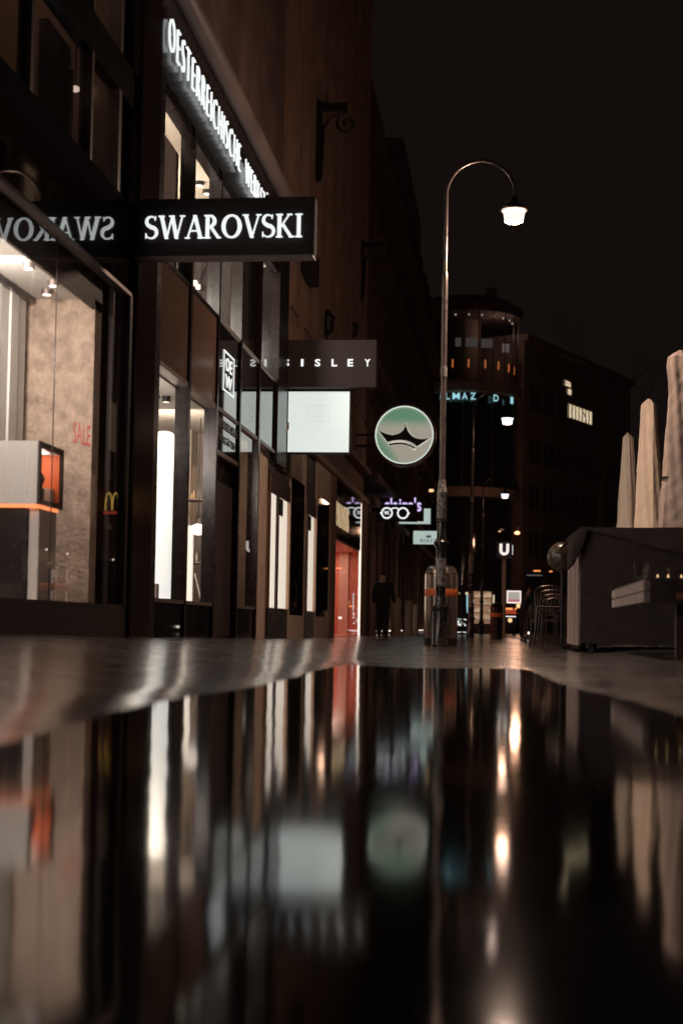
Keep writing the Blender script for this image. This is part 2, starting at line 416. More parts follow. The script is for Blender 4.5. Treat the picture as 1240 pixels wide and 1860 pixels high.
# upper storey
MB().box(W-.14, W-.01, Y0, 15.62, 6.12, 6.55).build('storey_band', M['blackmetal'], js)
MB().quad((W-.05,Y0,5.0),(W-.05,15.62,5.0),(W-.05,15.62,6.12),(W-.05,Y0,6.12)).build('window_pane', M['darkglass'], js)
MB().quad((W-.05,Y0,6.55),(W-.05,15.62,6.55),(W-.05,15.62,9.5),(W-.05,Y0,9.5)).build('window_pane', M['darkglass'], js)
for yy, r_ in ((12.05,.04), (13.9,.035), (14.95,.05)):
    MB().box(W-.13, W-.0, yy-r_, yy+r_, 5.0, 6.12).build('mullion', M['greybeam'], js)
    MB().box(W-.13, W-.0, yy-r_, yy+r_, 6.55, 9.5).build('mullion', M['greybeam'], js)
for (ya, yb) in ((9.6,11.3), (13.05,13.8)):
    lv = MB()
    for i in range(26): lv.box(W-.30, W-.20, ya, yb, 5.04+i*.042, 5.052+i*.042)
    lv.build('louvre_blind', M['greybeam'], js)
MB().box(-7.5, W-.16, Y0, 15.6, 4.9, 4.99).build('storey_floor', M['darkwall'], js)
MB().box(-7.6, -7.5, Y0, 15.6, 5.0, 9.5).build('storey_back_wall', M['brownwall'], js)
MB().box(-7.5, W-.16, 15.45, 15.6, 5.0, 9.5).build('storey_end_wall', M['brownwall'], js)
MB().box(-7.5, W-.16, Y0, 15.44, 9.42, 9.5).build('storey_ceiling', M['darkwall'], js)
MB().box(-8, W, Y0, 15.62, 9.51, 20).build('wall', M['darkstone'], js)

def spot_cluster(loc, label, group='ceiling spotlights in the stone-walled display'):
    o = thing('ceiling_spotlight', label, 'spotlight', loc, group)
    x, y, z = loc
    MB().lathe((x, y, z-.05), [(0,.055),(.05,.06)], 14).build('housing', M['greymetal'], o, smooth=True)
    MB().lathe((x, y, z-.056), [(0,.044),(.006,.044)], 14).build('bulb', M['e_spot'], o)
    return o
for px, py, lb in ((52,478,'bright ceiling spotlight nearest the display window edge'), (97,510,'bright ceiling spotlight in front of the stone wall'), (85,526,'small ceiling spotlight tucked beside the stone wall')):
    d = ray(px, py); k = (3.73-CAMZ)/d.z; p = Vector((0,0,CAMZ))+d*k
    spot_cluster((p.x, p.y, 3.729), lb)
lamp('AREA', 'display_spot_light', (-4.72,12.6,3.58), 58, NEUT, .4, (-4.7,14.6,.9), sx=.3)
lamp('AREA', 'display_wash_light', (-4.5,9.4,2.5), 62, NEUT, .5, (-4.72,12.9,1.3), sx=.8)
lamp('AREA', 'display_ceiling_light', (-4.65,12.2,2.9), 12, NEUT, .4, (-4.65,14.2,3.8))
for k, (px, py, X_, lb) in enumerate(((137,161,-4.8,'brightest of the small lamps behind the dark upper glass'), (112,181,-4.9,'small lamp low on the left behind the dark upper glass'), (162,165,-4.7,'small lamp beside the louvre blind behind the dark upper glass'), (211,23,-4.6,'small round lamp behind the topmost dark glass'))):
    p = wx(px, py, X_); o = thing('upper_lamp', lb, 'lamp', (p.x,p.y,p.z), 'small lamps behind the dark upper glass')
    MB().ball((p.x,p.y,p.z), .05, 12, 8, (1,1,.7)).build('bulb', M['e_spot'], o, smooth=True)
    MB().tube([(p.x,p.y,p.z+.03),(p.x,p.y,6.1 if p.z < 6.1 else 9.4)], .008, 6).build('cord', M['iron'], o)
pa = wx(105,242,-4.7); pb = wx(155,242,-4.7)
tag(MB().bar((pa.x,pa.y,pa.z),(pb.x,pb.y,pa.z), .05, .05).build('tube_lamp', emit('dim_tube', (1,.72,.58), .35), origin=(pa.x,pa.y,pa.z)), 'dim horizontal tube lamp low behind the dark upper glass', 'lamp')
for yy in (13.45, 14.3): MB().box(W-.4, W-.34, yy, yy+.03, 5.0, 6.1).build('inner_bar', M['brassbar'], js)
lamp('POINT', 'upper_room_light', (-5.6,13.0,5.7), 12.0, WARM, .1)
lamp('POINT', 'upper_room_light', (-5.2,14.2,7.6), 14.0, WARM, .1)

# jewellery display box
p0 = wy(0, 800, 12.9); p1 = wy(70, 915, 12.9)
bz1, bz0 = p0.z, p1.z; bx1 = p1.x
yf = 12.9; ybk = bx1/(wy(115,860,15).x/15) if True else 14
ybk = min(14.1, max(13.6, ybk))
db = thing('display_box', 'pale grey display box with an open orange lined side', 'display case', (bx1-.5, yf, .40))
MB().box(bx1-1.1, bx1-.02, yf, yf+.03, bz0, bz1).box(bx1-1.1, bx1, yf+.03, ybk, bz1-.03, bz1-.001).box(bx1-1.1, bx1, yf+.03, ybk, bz0+.001, bz0+.03).build('shell', M['displaygrey'], db)
MB().box(bx1-.02, bx1+.004, yf+.001, yf+.05, bz0, bz1).box(bx1-.02, bx1+.004, ybk-.05, ybk, bz0, bz1).box(bx1-.02, bx1+.004, yf+.05, ybk-.05, bz1-.06, bz1-.002).box(bx1-.02, bx1+.004, yf+.05, ybk-.05, bz0+.002, bz0+.05).build('opening_frame', M['brownmetal'], db)
MB().box(bx1-.40, bx1-.37, yf+.05, ybk-.01, bz0+.03, bz1-.03).box(bx1-.37, bx1-.02, ybk-.07, ybk-.052, bz0+.05, bz1-.06).build('lining', M['orangein'], db)
MB().box(bx1-.32, bx1-.08, yf+.15, ybk-.2, bz1-.064, bz1-.05).build('strip_lamp', M['e_spot'], db)
MB().lathe((bx1-.14, yf+.42, bz0+.05), [(0,.05),(.12,.055),(.15,.03),(.22,.055),(.27,.04),(.30,.01)], 16).build('jewellery_stand', M['leather'], db, smooth=True)
MB().box(bx1-.19, bx1-.07, yf+.55, yf+.72, bz0+.05, bz0+.2).build('jewellery_tray', M['whitewall'], db)
MB().box(bx1-1.0, bx1-.03, yf+.02, ybk-.04, bz0-.028, bz0-.002).build('light_strip', M['e_led'], db)
pl = MB().box(bx1-.13, bx1-.03, yf+.12, ybk-.08, .40, bz0-.03)
pl.build('pedestal', M['displaygrey'], db, bevel=.01)
MB().box(bx1-1.0, bx1-.14, yf+.10, ybk-.2, .40, bz0-.03).build('dark_pedestal', M['blackmetal'], db)
lamp('POINT', 'box_glow_light', (bx1-.2, yf+.35, bz1-.14), 3.0, (1,.75,.5), .05)

# ------------------------------------------------------------------ craft shop with the long lettered fascia
cs = thing('craft_shop', 'glass fronted shop with long white lettered black fascia under a grey beam', 'shop', (W, 21, 0))
YB = [16.72, 18.58, 20.45, 22.28, 24.08, 25.95]
MB().box(W-.16, W+.05, 16.535, 16.79, 0, 8.3).build('post', M['blackmetal'], cs)
for yy in YB[1:5]: MB().box(W-.16, W+.03, yy-.055, yy+.055, 0, 7.0).build('post', M['blackmetal'], cs)
MB().box(W-.5, W+.05, 25.90, 27.0, 3.3, 8.3).build('post', M['blackmetal'], cs)
for i in range(5):
    a, b = YB[i]+.06, YB[i+1]-.06
    if i == 0: a = 16.795
    if i == 4: b = 25.895
    MB().box(W-.14, W+.015, a, b, 3.46, 3.52).build('transom', M['greymetal'], cs)
    MB().box(W-.14, W+.012, a, b, 4.79, 4.85).build('transom', M['blackmetal' if i < 2 else 'glintmetal'], cs)
    MB().box(W-.14, W+.012, a, b, 6.84, 6.95).build('transom', M['blackmetal'], cs)
    MB().quad((W-.03,a,4.85),(W-.03,b,4.85),(W-.03,b,6.84),(W-.03,a,6.84)).build('window_pane', M['glass'], cs)
    MB().box(W-.08, W-.002, a, b, 3.52, 4.79).build('spandrel_panel', M['brownpanel'] if i in (0,1) else M['blackglass'], cs)
    if i in (0, 1, 3):
        MB().quad((W-.03,a,.60),(W-.03,b,.60),(W-.03,b,3.46),(W-.03,a,3.46)).build('window_pane', M['glass'], cs)
        MB().box(W-.1, W, a, b, 0, .55).build('base_panel', M['blackglass'], cs)
        MB().box(W-.12, W+.02, a, b, .552, .60).build('window_sill', M['greymetal'], cs)
a, b = YB[2]+.06, YB[3]-.06
MB().box(W-.16, W-.10, a, b, 0, 2.80).build('door', M['blackmetal'], cs)
cur = MB(); n = 40
for i in range(n):
    y = a+.02+(b-a-.04)*i/n; x = W-.07+.02*math.sin(i*1.35)
    y2 = a+.02+(b-a-.04)*(i+1)/n; x2 = W-.07+.02*math.sin((i+1)*1.35)
    cur.quad((x,y,.1),(x2,y2,.1),(x2,y2,2.45),(x,y,2.45))
cur.build('door_curtain', M['signbrown'], cs, smooth=True)
MB().box(W-.16, W+.02, a, b, 2.80, 2.87).build('door_head', mat('bronze_rail', (.35,.17,.09), .3, metal=.8), cs)
MB().box(W-.1, W-.004, a, b, 2.872, 3.46).build('door_fanlight', M['blackglass'], cs)
MB().box(W-.14, W+.04, 16.8, 25.895, 6.952, 8.12).build('fascia', M['blackmetal'], cs)
MB().tube([(W+.10,16.6,8.28),(W+.10,27.2,8.28)], .16, 14).build('edge_beam', M['greybeam'], cs, smooth=True)
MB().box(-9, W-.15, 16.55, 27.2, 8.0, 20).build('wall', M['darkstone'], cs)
# lettering: tall thin letters, stand-off tubes with a lit face
for ch_s, ya, yb in (('OESTERREICHISCHE', 16.72, 21.5), ('WERKSTÄTTEN', 21.95, 25.4)):
    t = text_mb(ch_s, (W+.075, ya, 7.32), (0, yb-ya, 0), (0, 0, .42 if ch_s[0] == 'O' else .46), (.03, 0, 0), space=1.3, bold=-.03)
    t.build('lettering', M['e_white'], cs)
# the small boxed logo and name on the black panel
lx = W+.004; ya, yb = 20.95, 21.78
lg = MB(); lw = yb-ya
z0, z1 = 3.83, 4.44
lg.box(lx, lx+.008, ya, yb, z1-.02, z1).box(lx, lx+.008, ya, yb, z0, z0+.02).box(lx, lx+.008, ya, ya+.03, z0+.02, z1-.02).box(lx, lx+.008, yb-.03, yb, z0+.02, z1-.02)
text_mb('OE', (lx, ya+.2*lw, 4.16), (0, .6*lw, 0), (0,0,.20), (.008,0,0), mb=lg); text_mb('W', (lx, ya+.2*lw, 3.90), (0,.6*lw,0), (0,0,.20), (.008,0,0), mb=lg)
lg.build('logo', M['e_white'], cs)
tx = MB()
text_mb('OESTERREICHISCHE', (lx, 20.54, 3.24), (0,1.64,0), (0,0,.13), (.006,0,0), mb=tx); text_mb('WERKSTÄTTEN', (lx, 20.7, 3.03), (0,1.3,0), (0,0,.13), (.006,0,0), mb=tx)
tx.build('lettering', M['greymetal'], cs)
# interior, ground floor
MB().box(-6.4, -6.3, 16.55, 27.0, 0, 8).build('back_wall', M['whitewall'], cs)
MB().box(-6.3, W-.165, 16.54, 16.6, 0, 8).build('side_wall', M['greywall'], cs)
MB().box(-6.3, W-.165, 16.6, 26.9, .50, .57).build('floor', M['floorin'], cs)
MB().box(-6.3, W-.165, 16.6, 26.9, 3.44, 3.52).build('ceiling', M['whitewall'], cs)
MB().box(-6.3, W-.165, 23.0, 23.1, .571, 3.44).build('partition', M['greywall'], cs)
MB().box(-5.02, W-.9, 22.55, 22.98, .571, 3.44).build('partition_panel', M['creamwall'], cs)
MB().box(-6.3, W-.165, 25.62, 25.70, .571, 3.44).build('partition', M['brownwall'], cs)
MB().box(-6.3, W-.165, 16.6, 26.9, 4.75, 4.84).build('upper_floor', M['creamwall'], cs)
MB().box(-6.3, W-.165, 16.6, 26.9, 6.96, 7.05).build('upper_ceiling', M['creamwall'], cs)
MB().box(-6.3, W-.17, 22.24, 22.32, 4.85, 6.95).build('partition', M['darkwall'], cs)
MB().box(-6.3, W-.17, 24.0, 24.1, 4.85, 6.95).build('partition', M['darkwall'], cs)
MB().box(-6.3, W-.17, 26.7, 26.8, 4.85, 6.95).build('partition', M['creamwall'], cs)
MB().box(W-.22, W-.18, 17.35, 18.5, 4.86, 6.6).build('window_blind', M['greywall'], cs)
MB().box(W-.22, W-.18, 22.5, 23.9, 4.86, 6.9).build('window_blind', M['signbrown'], cs)
lamp('AREA', 'shop_ceiling_light', (-5.2,17.4,3.0), 60, NEUT, .8, (-5.2,22,2.2))
lamp('AREA', 'shop_ceiling_light', (-4.9,20.2,3.0), 60, WARM, .7, (-4.8,23,2.0))
lamp('AREA', 'shop_room_light', (-5.0,23.5,2.9), 16, WARM, .5, (-4.9,25.6,1.8))
lamp('AREA', 'upper_shop_light', (-5.3,17.2,5.6), 95, (1,.90,.76), .6, (-5.2,19.9,7.0))
lamp('AREA', 'upper_shop_light', (-5.3,20.0,5.6), 95, (1,.90,.76), .6, (-5.2,22.7,7.0))
lamp('AREA', 'upper_shop_light', (-5.2,24.3,5.6), 95, (1,.92,.8), .6, (-5.1,26.6,6.6))
# lit column in the first bay
cpos = wy(296, 900, 20.9)
co = tag(MB().lathe((cpos.x, cpos.y, .571), [(0,.18),(2.46,.18),(2.52,.172),(2.57,.15),(2.60,.11),(2.615,.05)], 28).build('light_column', M['e_col'], origin=(cpos.x,cpos.y,.571), smooth=True),
         'tall glowing white column with rounded top inside shop window', 'light column')
for (px, py, lb) in ((284,716,'black spotlight with pale lens above the white column'), (302,722,'second black spotlight right above the white column')):
    p = wy(px, py, 19.2)
    o = thing('track_spotlight', lb, 'spotlight', (p.x, p.y, 3.44), 'track spotlights above the white column')
    MB().tube([(p.x,p.y,3.44),(p.x,p.y,p.z+.06)], .012).build('stem', M['iron'], o)
    MB().lathe((p.x,p.y,p.z-.06), [(0,.055),(.10,.06),(.15,.03)], 14).build('housing', M['iron'], o, smooth=True)
    MB().lathe((p.x,p.y,p.z-.067), [(0,.045),(.006,.045)], 14).build('bulb', M['e_warm'], o)
# second bay: globe lamp, white light bar, leaning board
p = wy(360, 962, 21.3)
o = thing('globe_lamp', 'bright white globe lamp hanging in second shop window', 'lamp', (p.x,p.y,3.44))
MB().tube([(p.x,p.y,3.44),(p.x,p.y,p.z+.1)], .008).build('cord', M['iron'], o)
MB().ball((p.x,p.y,p.z), .12, 18, 10, (1,1,.75)).build('globe', M['e_spot'], o, smooth=True)
pa = wy(345, 955, 21.9)
tag(MB().box(pa.x-.05, pa.x+.05, 21.85, 21.95, .571, pa.z).build('light_bar', M['e_warm'], origin=(pa.x,21.9,.571)), 'upright glowing white bar left of the hanging globe lamp', 'light')
pa = wy(362, 1095, 21.2)
tag(MB().bar((pa.x+.05,21.2,.60),(pa.x-.08,21.25,1.05), .13, .02).build('leaning_board', M['whitewall'], origin=(pa.x,21.2,.58)), 'small pale board leaning inside window below the globe lamp', 'board')
for k, (px, py, h, m_) in enumerate(((280,1092,.26,'greywall'), (321,1092,.33,'redcloth'), (303,1094,.07,'whitewall'))):
    pa = wy(px, py, 19.0+.3*k)
    tag(MB().box(pa.x-.05, pa.x+.05, pa.y-.06, pa.y+.06, .571, .571+h).build('display_item', M[m_], origin=(pa.x,pa.y,.571), bevel=.01),
        ('grey box standing at the left foot of the white column', 'dark red parcel standing right of the white column', 'flat white box lying in front of the white column')[k], 'box')
for k, z_ in enumerate((1.25, 1.75, 2.25)):
    o = thing('display_shelf', ('lowest glass shelf with small goods in the second shop window', 'middle glass shelf with small goods in the second shop window', 'highest glass shelf with small goods in the second shop window')[k], 'shelf', (-4.85, 22.3, z_), 'shelves with goods in the second shop window')
    MB().box(-5.0, W-.3, 22.0, 22.5, z_, z_+.02).build('board', M['greymetal'], o)
    rg = random.Random(30+k); x_ = -4.97
    while x_ < W-.42:
        w_ = rg.uniform(.05,.11); h_ = rg.uniform(.08,.26)
        if rg.random() < .5: MB().lathe((x_+w_/2, 22.12+rg.random()*.2, z_+.021), [(0,w_*.35),(h_*.5,w_*.5),(h_*.8,w_*.25),(h_,w_*.3)], 14).build('goods', M[rg.choice(('whitewall','displaygrey','leather','gold'))], o, smooth=True)
        else: MB().box(x_, x_+w_, 22.1, 22.25, z_+.021, z_+.021+h_).build('goods', M[rg.choice(('whitewall','redcloth','bluebox','creamwall'))], o)
        x_ += w_+rg.uniform(.02,.06)
# hanging branches lamp in the upper window
p = wy(366, 500, 22.0)
o = thing('wire_chandelier', 'wire frame chandelier hanging in upper shop window', 'chandelier', (p.x,p.y,6.96))
fr = MB()
for k in range(5):
    a = k*1.256
    fr.tube([(p.x,p.y,6.9-.2*(k % 2)),(p.x+.28*math.cos(a),p.y+.28*math.sin(a),6.3-.05*k),(p.x+.15*math.cos(a+1),p.y+.15*math.sin(a+1),5.7)], .011, 6)
fr.tube([(p.x,p.y,6.96),(p.x,p.y,5.5)], .012, 6)
fr.build('frame', M['iron'], o)
bl = MB()
for k in range(3): bl.ball((p.x+.15*math.cos(k*2.1), p.y+.15*math.sin(k*2.1), 5.68), .05, 10, 6)
bl.build('bulb', M['e_warm'], o)
for (px, py, lb) in ((362,330,'upper window ceiling spotlight, left of its pair'), (376,345,'upper window ceiling spotlight, right of its pair')):
    d = ray(px, py); p = Vector((0,0,CAMZ))+d*((6.955-CAMZ)/d.z)
    o = thing('ceiling_spotlight', lb, 'spotlight', (p.x,p.y,6.955), 'ceiling spotlights in the upper shop window')
    MB().lathe((p.x,p.y,6.90), [(0,.07),(.055,.07)], 12).build('housing', M['iron'], o); MB().lathe((p.x,p.y,6.892), [(0,.055),(.007,.055)], 12).build('bulb', M['e_spot'], o)

# ------------------------------------------------------------------ brown stone building
sb = thing('stone_building', 'tall brown stone building with fluted upper pilasters and lit shop windows', 'building', (W, 34, 0))
MB().box(W-.10, W-.02, 24.14, 25.25, 0, 3.30).build('stone_pier', M['palestone'], sb)
MB().box(W-.4, W-.06, 25.26, 25.62, 0, 3.3).build('door_jamb', M['brownwall'], sb)
def litwin(a, b, zt, mid):
    MB().box(W-.10, W-.065, a+.05, b-.05, .62, zt).build('light_panel', M['e_warm'], sb)
    MB().box(W-.3, W-.03, a, b, 0, .60).build('window_base', M['blackmetal'], sb)
    MB().box(W-.22, W-.04, a, b, zt+.002, zt+.45).build('window_head', M['brownmetal'], sb)
    for (p_, q_) in ((a,a+.05),(b-.05,b)): MB().box(W-.16, W-.005, p_, q_, .6, zt+.3).build('window_jamb', M['brassbar'], sb)
    MB().box(W-.064, W-.02, mid, mid+.14, .6, zt).build('window_frame', M['brownmetal'], sb)
    MB().box(W-.063, W-.045, mid+.3, mid+.75, zt-.34, zt-.02).build('lamp_box', M['iron'], sb)
    MB().quad((W-.035,a+.051,.6),(W-.035,b-.051,.6),(W-.035,b-.051,zt),(W-.035,a+.051,zt)).build('window_pane', M['glass'], sb)
litwin(25.63, 28.1, 2.75, 26.62); litwin(30.42, 32.2, 2.75, 30.75)
for (a, b) in ((28.12,30.4), (32.22,34.9)):
    MB().box(W-.5, W-.02, a, b, 0, .50).box(W-.5, W-.02, a, a+.16, .502, 3.3).box(W-.5, W-.02, b-.12, b, .502, 3.3).box(W-.5, W-.02, a, b, 3.302, 4.1).build('stone_pier', M['litstone'], sb)
    MB().box(W-.4, W-.025, a+.165, b-.125, .503, 3.30).build('dark_pane', M['blackglass'], sb)
MB().box(W-.5, W-.06, 30.4, 32.22, 3.21, 4.1).build('head_panel', M['brownmetal'], sb); MB().box(W-.5, W-.06, 25.63, 28.12, 3.302, 4.1).build('head_panel', M['brownmetal'], sb)
MB().box(W-.5, W+.02, 34.92, 35.8, 0, 4.1).build('stone_pier', M['stone'], sb)
# red shop
MB().box(W-.1, W, 35.82, 42.4, 2.56, 3.98).build('shop_fascia', M['blackglass'], sb)
text_mb('PALMERS', (W+.004, 35.75, 2.86), (0,3.05,0), (0,0,.62), (.02,0,0)).build('lettering', M['e_gold'], sb)
MB().box(W-1.6, W-.02, 35.82, 42.4, -.02, .03).build('shop_floor', M['red'], sb)
MB().box(W-1.7, W-1.6, 35.82, 42.4, 0, 2.55).box(W-1.6, W-.03, 42.3, 42.4, .03, 2.55).build('shop_wall', M['red'], sb)
MB().box(W-1.58, W-1.5, 39.0, 41.2, .03, 2.55).box(W-.62, W-.34, 42.2, 42.29, .03, 2.55).build('shop_panel', M['pink'], sb)
MB().box(W-1.6, W-.03, 35.82, 42.3, 2.50, 2.555).build('shop_ceiling', M['pink'], sb)
MB().quad((W-.02,35.82,.03),(W-.02,42.4,.03),(W-.02,42.4,2.5),(W-.02,35.82,2.5)).build('window_pane', M['glass'], sb)
MB().box(W-.05, W+.01, 42.32, 42.42, .0, 3.98).build('edge_strip', M['e_warm'], sb)
lamp('AREA', 'red_shop_light', (W-.8,39.4,2.47), 85, (1,.70,.55), 1.0, (W-.8,39.4,0), sx=5)
MB().box(W-.5, W+.02, 42.42, 44.2, 0, 4.1).build('stone_pier', M['stone'], sb)
MB().box(W-.5, W+.06, 27.22, 44.2, 4.1, 4.24).build('string_course', M['palestone'], sb)
MB().box(W-.5, W+.12, 27.22, 44.2, 5.0, 5.14).build('string_course', M['stone'], sb)
MB().box(W-6, W-.12, 27.24, 44.2, 4.24, 21).build('wall', M['stone'], sb)
for i, yy in enumerate(frange(27.5, 43.6, 2.05)):
    pr = MB(); pr.box(W-.118, W-.02, yy, yy+1.1, 5.14, 21)
    for k in range(4): pr.box(W-.019, W+.03, yy+.06+.26*k, yy+.06+.26*k+.17, 6.6, 20.5)
    pr.build('pilaster', M['stone'], sb)
    MB().box(W-.118, W+.05, yy-.04, yy+1.14, 5.141, 6.3).build('pilaster_base', M['stone'], sb)

# wrought brackets on the stone building
def bracket(px, py, Y, s, label):
    p = wy(px, py, Y); x0 = W-.02
    o = thing('scroll_bracket', label, 'bracket', (x0, Y, p.z), 'wrought scroll brackets on the stone building')
    pts = []
    for i in range(30):
        a = math.pi*.5 + i*.30; r = s*.42*(1-i/36)
        pts.append((x0+s*1.0+r*math.cos(a), Y, p.z-.42*s+r*math.sin(a)))
    MB().tube([(x0+.06,Y,p.z-2.4*s),(x0+.08,Y,p.z-1.4*s),(x0+.16*s,Y,p.z-.5*s),(x0+.45*s,Y,p.z-.12*s)]+pts, .035*s+.008, 8).build('scroll', M['iron'], o, smooth=True)
    MB().box(x0, x0+1.0*s, Y-.05, Y+.05, p.z+.04, p.z+.34*s).build('arm', M['iron'], o)
    MB().box(x0-.06, x0+.05, Y-.10, Y+.10, p.z-2.5*s, p.z+.4*s).build('wall_plate', M['iron'], o)
bracket(560, 205, 31.5, .62, 'dark wrought scroll bracket high on the brown stone facade')
bracket(648, 452, 41.5, .62, 'dark wrought bracket lower down near the stone facade corner')
p = wy(562, 490, 29.5)
tag(MB().prism([(-.17,.30),(.17,.30),(.17,-.30),(-.02,-.30),(-.17,-.05)], (p.x,29.5,p.z), (1,0,0), (0,0,1), (0,.3,0)).box(W-.2, p.x-.17, 29.6, 29.66, p.z+.1, p.z+.16).build('wall_box', M['iron'], origin=(p.x,29.5,p.z)),
    'black angular lamp box fixed to the stone facade above the dark letter sign', 'wall lamp')
for (px, py, h, lb) in ((595,585,.62,'dark wall lantern close above the dark letter sign'), (640,598,.5,'dark finial lantern by the stone facade corner')):
    Y = 33.5 if px < 600 else 39.5
    p = wy(px, py, Y)
    o = thing('wall_lantern', lb, 'wall lantern', (p.x,p.y,p.z))
    MB().lathe((p.x,p.y,p.z-h/2), [(0,.05),(.08,.14),(h*.55,.16),(h*.7,.19),(h*.85,.08),(h,.02)], 12).build('lantern_body', M['iron'], o, smooth=True)
    MB().tube([(p.x,p.y,p.z-h*.3),((p.x+W)/2,p.y,p.z-h*.75),(W-.12,p.y,p.z-h*.4)], .025, 8).build('arm', M['iron'], o)

# ------------------------------------------------------------------ dark buildings further down the left side
def dark_building(name, label, ya, yb, H, step, seed, glow):
    rnd = random.Random(seed); X = W+.05*seed
    o = thing(name, label, 'building', (X, (ya+yb)/2, 0))
    MB().box(X-8, X-.45, ya, yb, 0, H).build('wall', M['darkstone'], o)
    for yy in frange(ya+.2, yb-.5, step):
        MB().box(X-.449, X, yy, yy+.55, .0, 4.2).build('pilaster', M['darkstone' if rnd.random() < .55 else 'stone'], o)
        MB().box(X-.40, X-.36, yy+.56, yy+step-.01, .5, 3.3).build('shop_pane', M['farglass'], o)
        MB().tube([(X+.03,yy+.1,.1),(X+.03,yy+.1,3.9)], .022, 6).build('downpipe', M['chair'], o)
        for q in range(2):
            x_ = X-.34+.05*q; y_ = yy+.62+rnd.random()*(step-.75)
            MB().box(x_, x_+.03, y_, y_+.03, .3, rnd.uniform(2.4,3.3)).build('window_bar', M['brassbar'], o)
        if rnd.random() < .6:
            zz = rnd.uniform(.7,2.6); MB().box(X-.30, X-.24, yy+.8, yy+.8+rnd.uniform(.08,.3), zz, zz+rnd.uniform(.06,.3)).build('lit_display', M[rnd.choice(('e_amber','e_warm','e_spot','e_cream'))], o)
        if rnd.random() < .5: MB().box(X-.05, X+.04, yy+.62, yy+step-.1, .12, .17).build('pavement_glow', M['e_warm'], o)  # glowing strip standing in for shop window light on the pavement
        if rnd.random() < glow:
            MB().box(X-.359, X-.33, yy+.7, yy+.7+rnd.uniform(.1,.4), rnd.uniform(.6,1.4), rnd.uniform(2.0,3.0)).build('lit_strip', M['e_warm' if rnd.random() < .5 else 'e_cream'], o)
    for k, z in enumerate((4.2, 4.9, 8.6, 12.4, 16.2)):
        if z < H-1: MB().box(X-.448, X+.18+.1*(k % 2), ya, yb, z, z+.22).build('cornice', M['darkstone'], o)
    for z in (5.6, 9.4, 13.2, 17.0):
        if z > H-3: continue
        for yy in frange(ya+.9, yb-1.6, 2.6):
            f = MB().box(X-.448, X-.30, yy-.14, yy, z-.1, z+2.4).box(X-.448, X-.30, yy+1.2, yy+1.34, z-.1, z+2.4).box(X-.448, X-.22, yy-.2, yy+1.4, z+2.402, z+2.6).build('window', M['darkstone'], o)
            MB().box(X-.447, X-.43, yy, yy+1.2, z, z+2.4).build('pane', M['farglass'], f)
    return o
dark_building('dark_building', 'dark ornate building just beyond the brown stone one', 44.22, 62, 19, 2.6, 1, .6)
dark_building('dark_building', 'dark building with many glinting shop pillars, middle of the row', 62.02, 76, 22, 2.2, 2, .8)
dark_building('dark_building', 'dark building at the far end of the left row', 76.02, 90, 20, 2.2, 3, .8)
# stone bollards
for k, (px, Y, lb) in enumerate(((719,52,'stocky pale stone bollard right beside the walking figure'), (742,55,'middle pale stone bollard, the most brightly lit'), (754,60,'slim stone bollard closest to the steel bin'))):
    p = wy(px, 1140, Y); h = 1.35 if k < 2 else 1.25; r_ = .20-.03*k
    z = gz(p.x, Y)
    tag(MB().lathe((p.x,Y,z), [(0,r_*1.1),(.1,r_*1.1),(.12,r_*.95),(h-.22,r_*.85),(h-.2,r_),(h-.1,r_),(h-.04,r_*.7),(h,.03)], 16).build('stone_bollard', M['palestone'], origin=(p.x,Y,z), smooth=True), lb, 'bollard', 'stone bollards along the left shops')

# ------------------------------------------------------------------ curved glass tower building
cX, cYy, cR = -3.0, 109.0, 4.1
cg = thing('curved_building', 'dark curved glass tower with teal letters and orange lamps inside', 'building', (cX, cYy, 0))
def ztow(py): return CAMZ+(1141-py)*105.2/F
MB().lathe((cX,cYy,0), [(0,cR-.3),(ztow(902),cR-.3)], 40).build('lower_wall', M['farglass'], cg, smooth=True)
MB().lathe((cX,cYy,ztow(902)), [(0,cR),(.05,cR+.15),(.7,cR+.15),(.75,cR)], 40).build('ledge', M['farstone'], cg, smooth=True)
MB().lathe((cX,cYy,ztow(882)), [(0,cR-.1),(ztow(712)-ztow(882),cR-.1)], 40).build('glass_drum', M['farglass'], cg, smooth=True)
MB().lathe((cX,cYy,ztow(712)), [(0,cR+.1),(.05,cR+.3),(.8,cR+.3),(.9,cR+.05)], 40).build('ledge', M['farstone'], cg, smooth=True)
MB().lathe((cX,cYy,ztow(690)), [(0,1.2),(ztow(560)-ztow(690),1.2)], 20).build('core', M['brownwall'], cg, smooth=True)
MB().lathe((cX,cYy,ztow(690)), [(0,cR-.2),(.1,cR-.2)], 40).build('gallery_floor', M['darkwall'], cg)
gl = MB(); n = 48
for i in range(n):
    a, b = 2*math.pi*i/n, 2*math.pi*(i+1)/n
    gl.quad(*[(cX+cR*math.cos(q), cYy+cR*math.sin(q), z) for q, z in ((a,ztow(689)),(b,ztow(689)),(b,ztow(562)),(a,ztow(562)))])
gl.build('gallery_glass', M['darkglass'], cg)
MB().lathe((cX,cYy,ztow(562)), [(0,cR+.25),(.7,cR+.35),(.8,cR-.2),(1.3,cR-.6),(1.5,cR-1.4)], 40).build('roof', M['darkstone'], cg, smooth=True)
for i in range(11):
    a = R(-170+16*i)
    x, y = cX+(cR+.03)*math.cos(a), cYy+(cR+.03)*math.sin(a)
    MB().tube([(x,y,ztow(690)),(x,y,ztow(562))], .045, 6).build('mullion', M['greymetal'], cg)
    if i % 2: MB().tube([(x,y,ztow(880)),(x,y,ztow(730))], .05, 6).build('mullion', M['greymetal'], cg)
    MB().ball((cX+(cR-.5)*math.cos(a+.1), cYy+(cR-.5)*math.sin(a+.1), ztow(567)), .05, 8, 6).build('ceiling_lamp', M['e_spot'], cg)
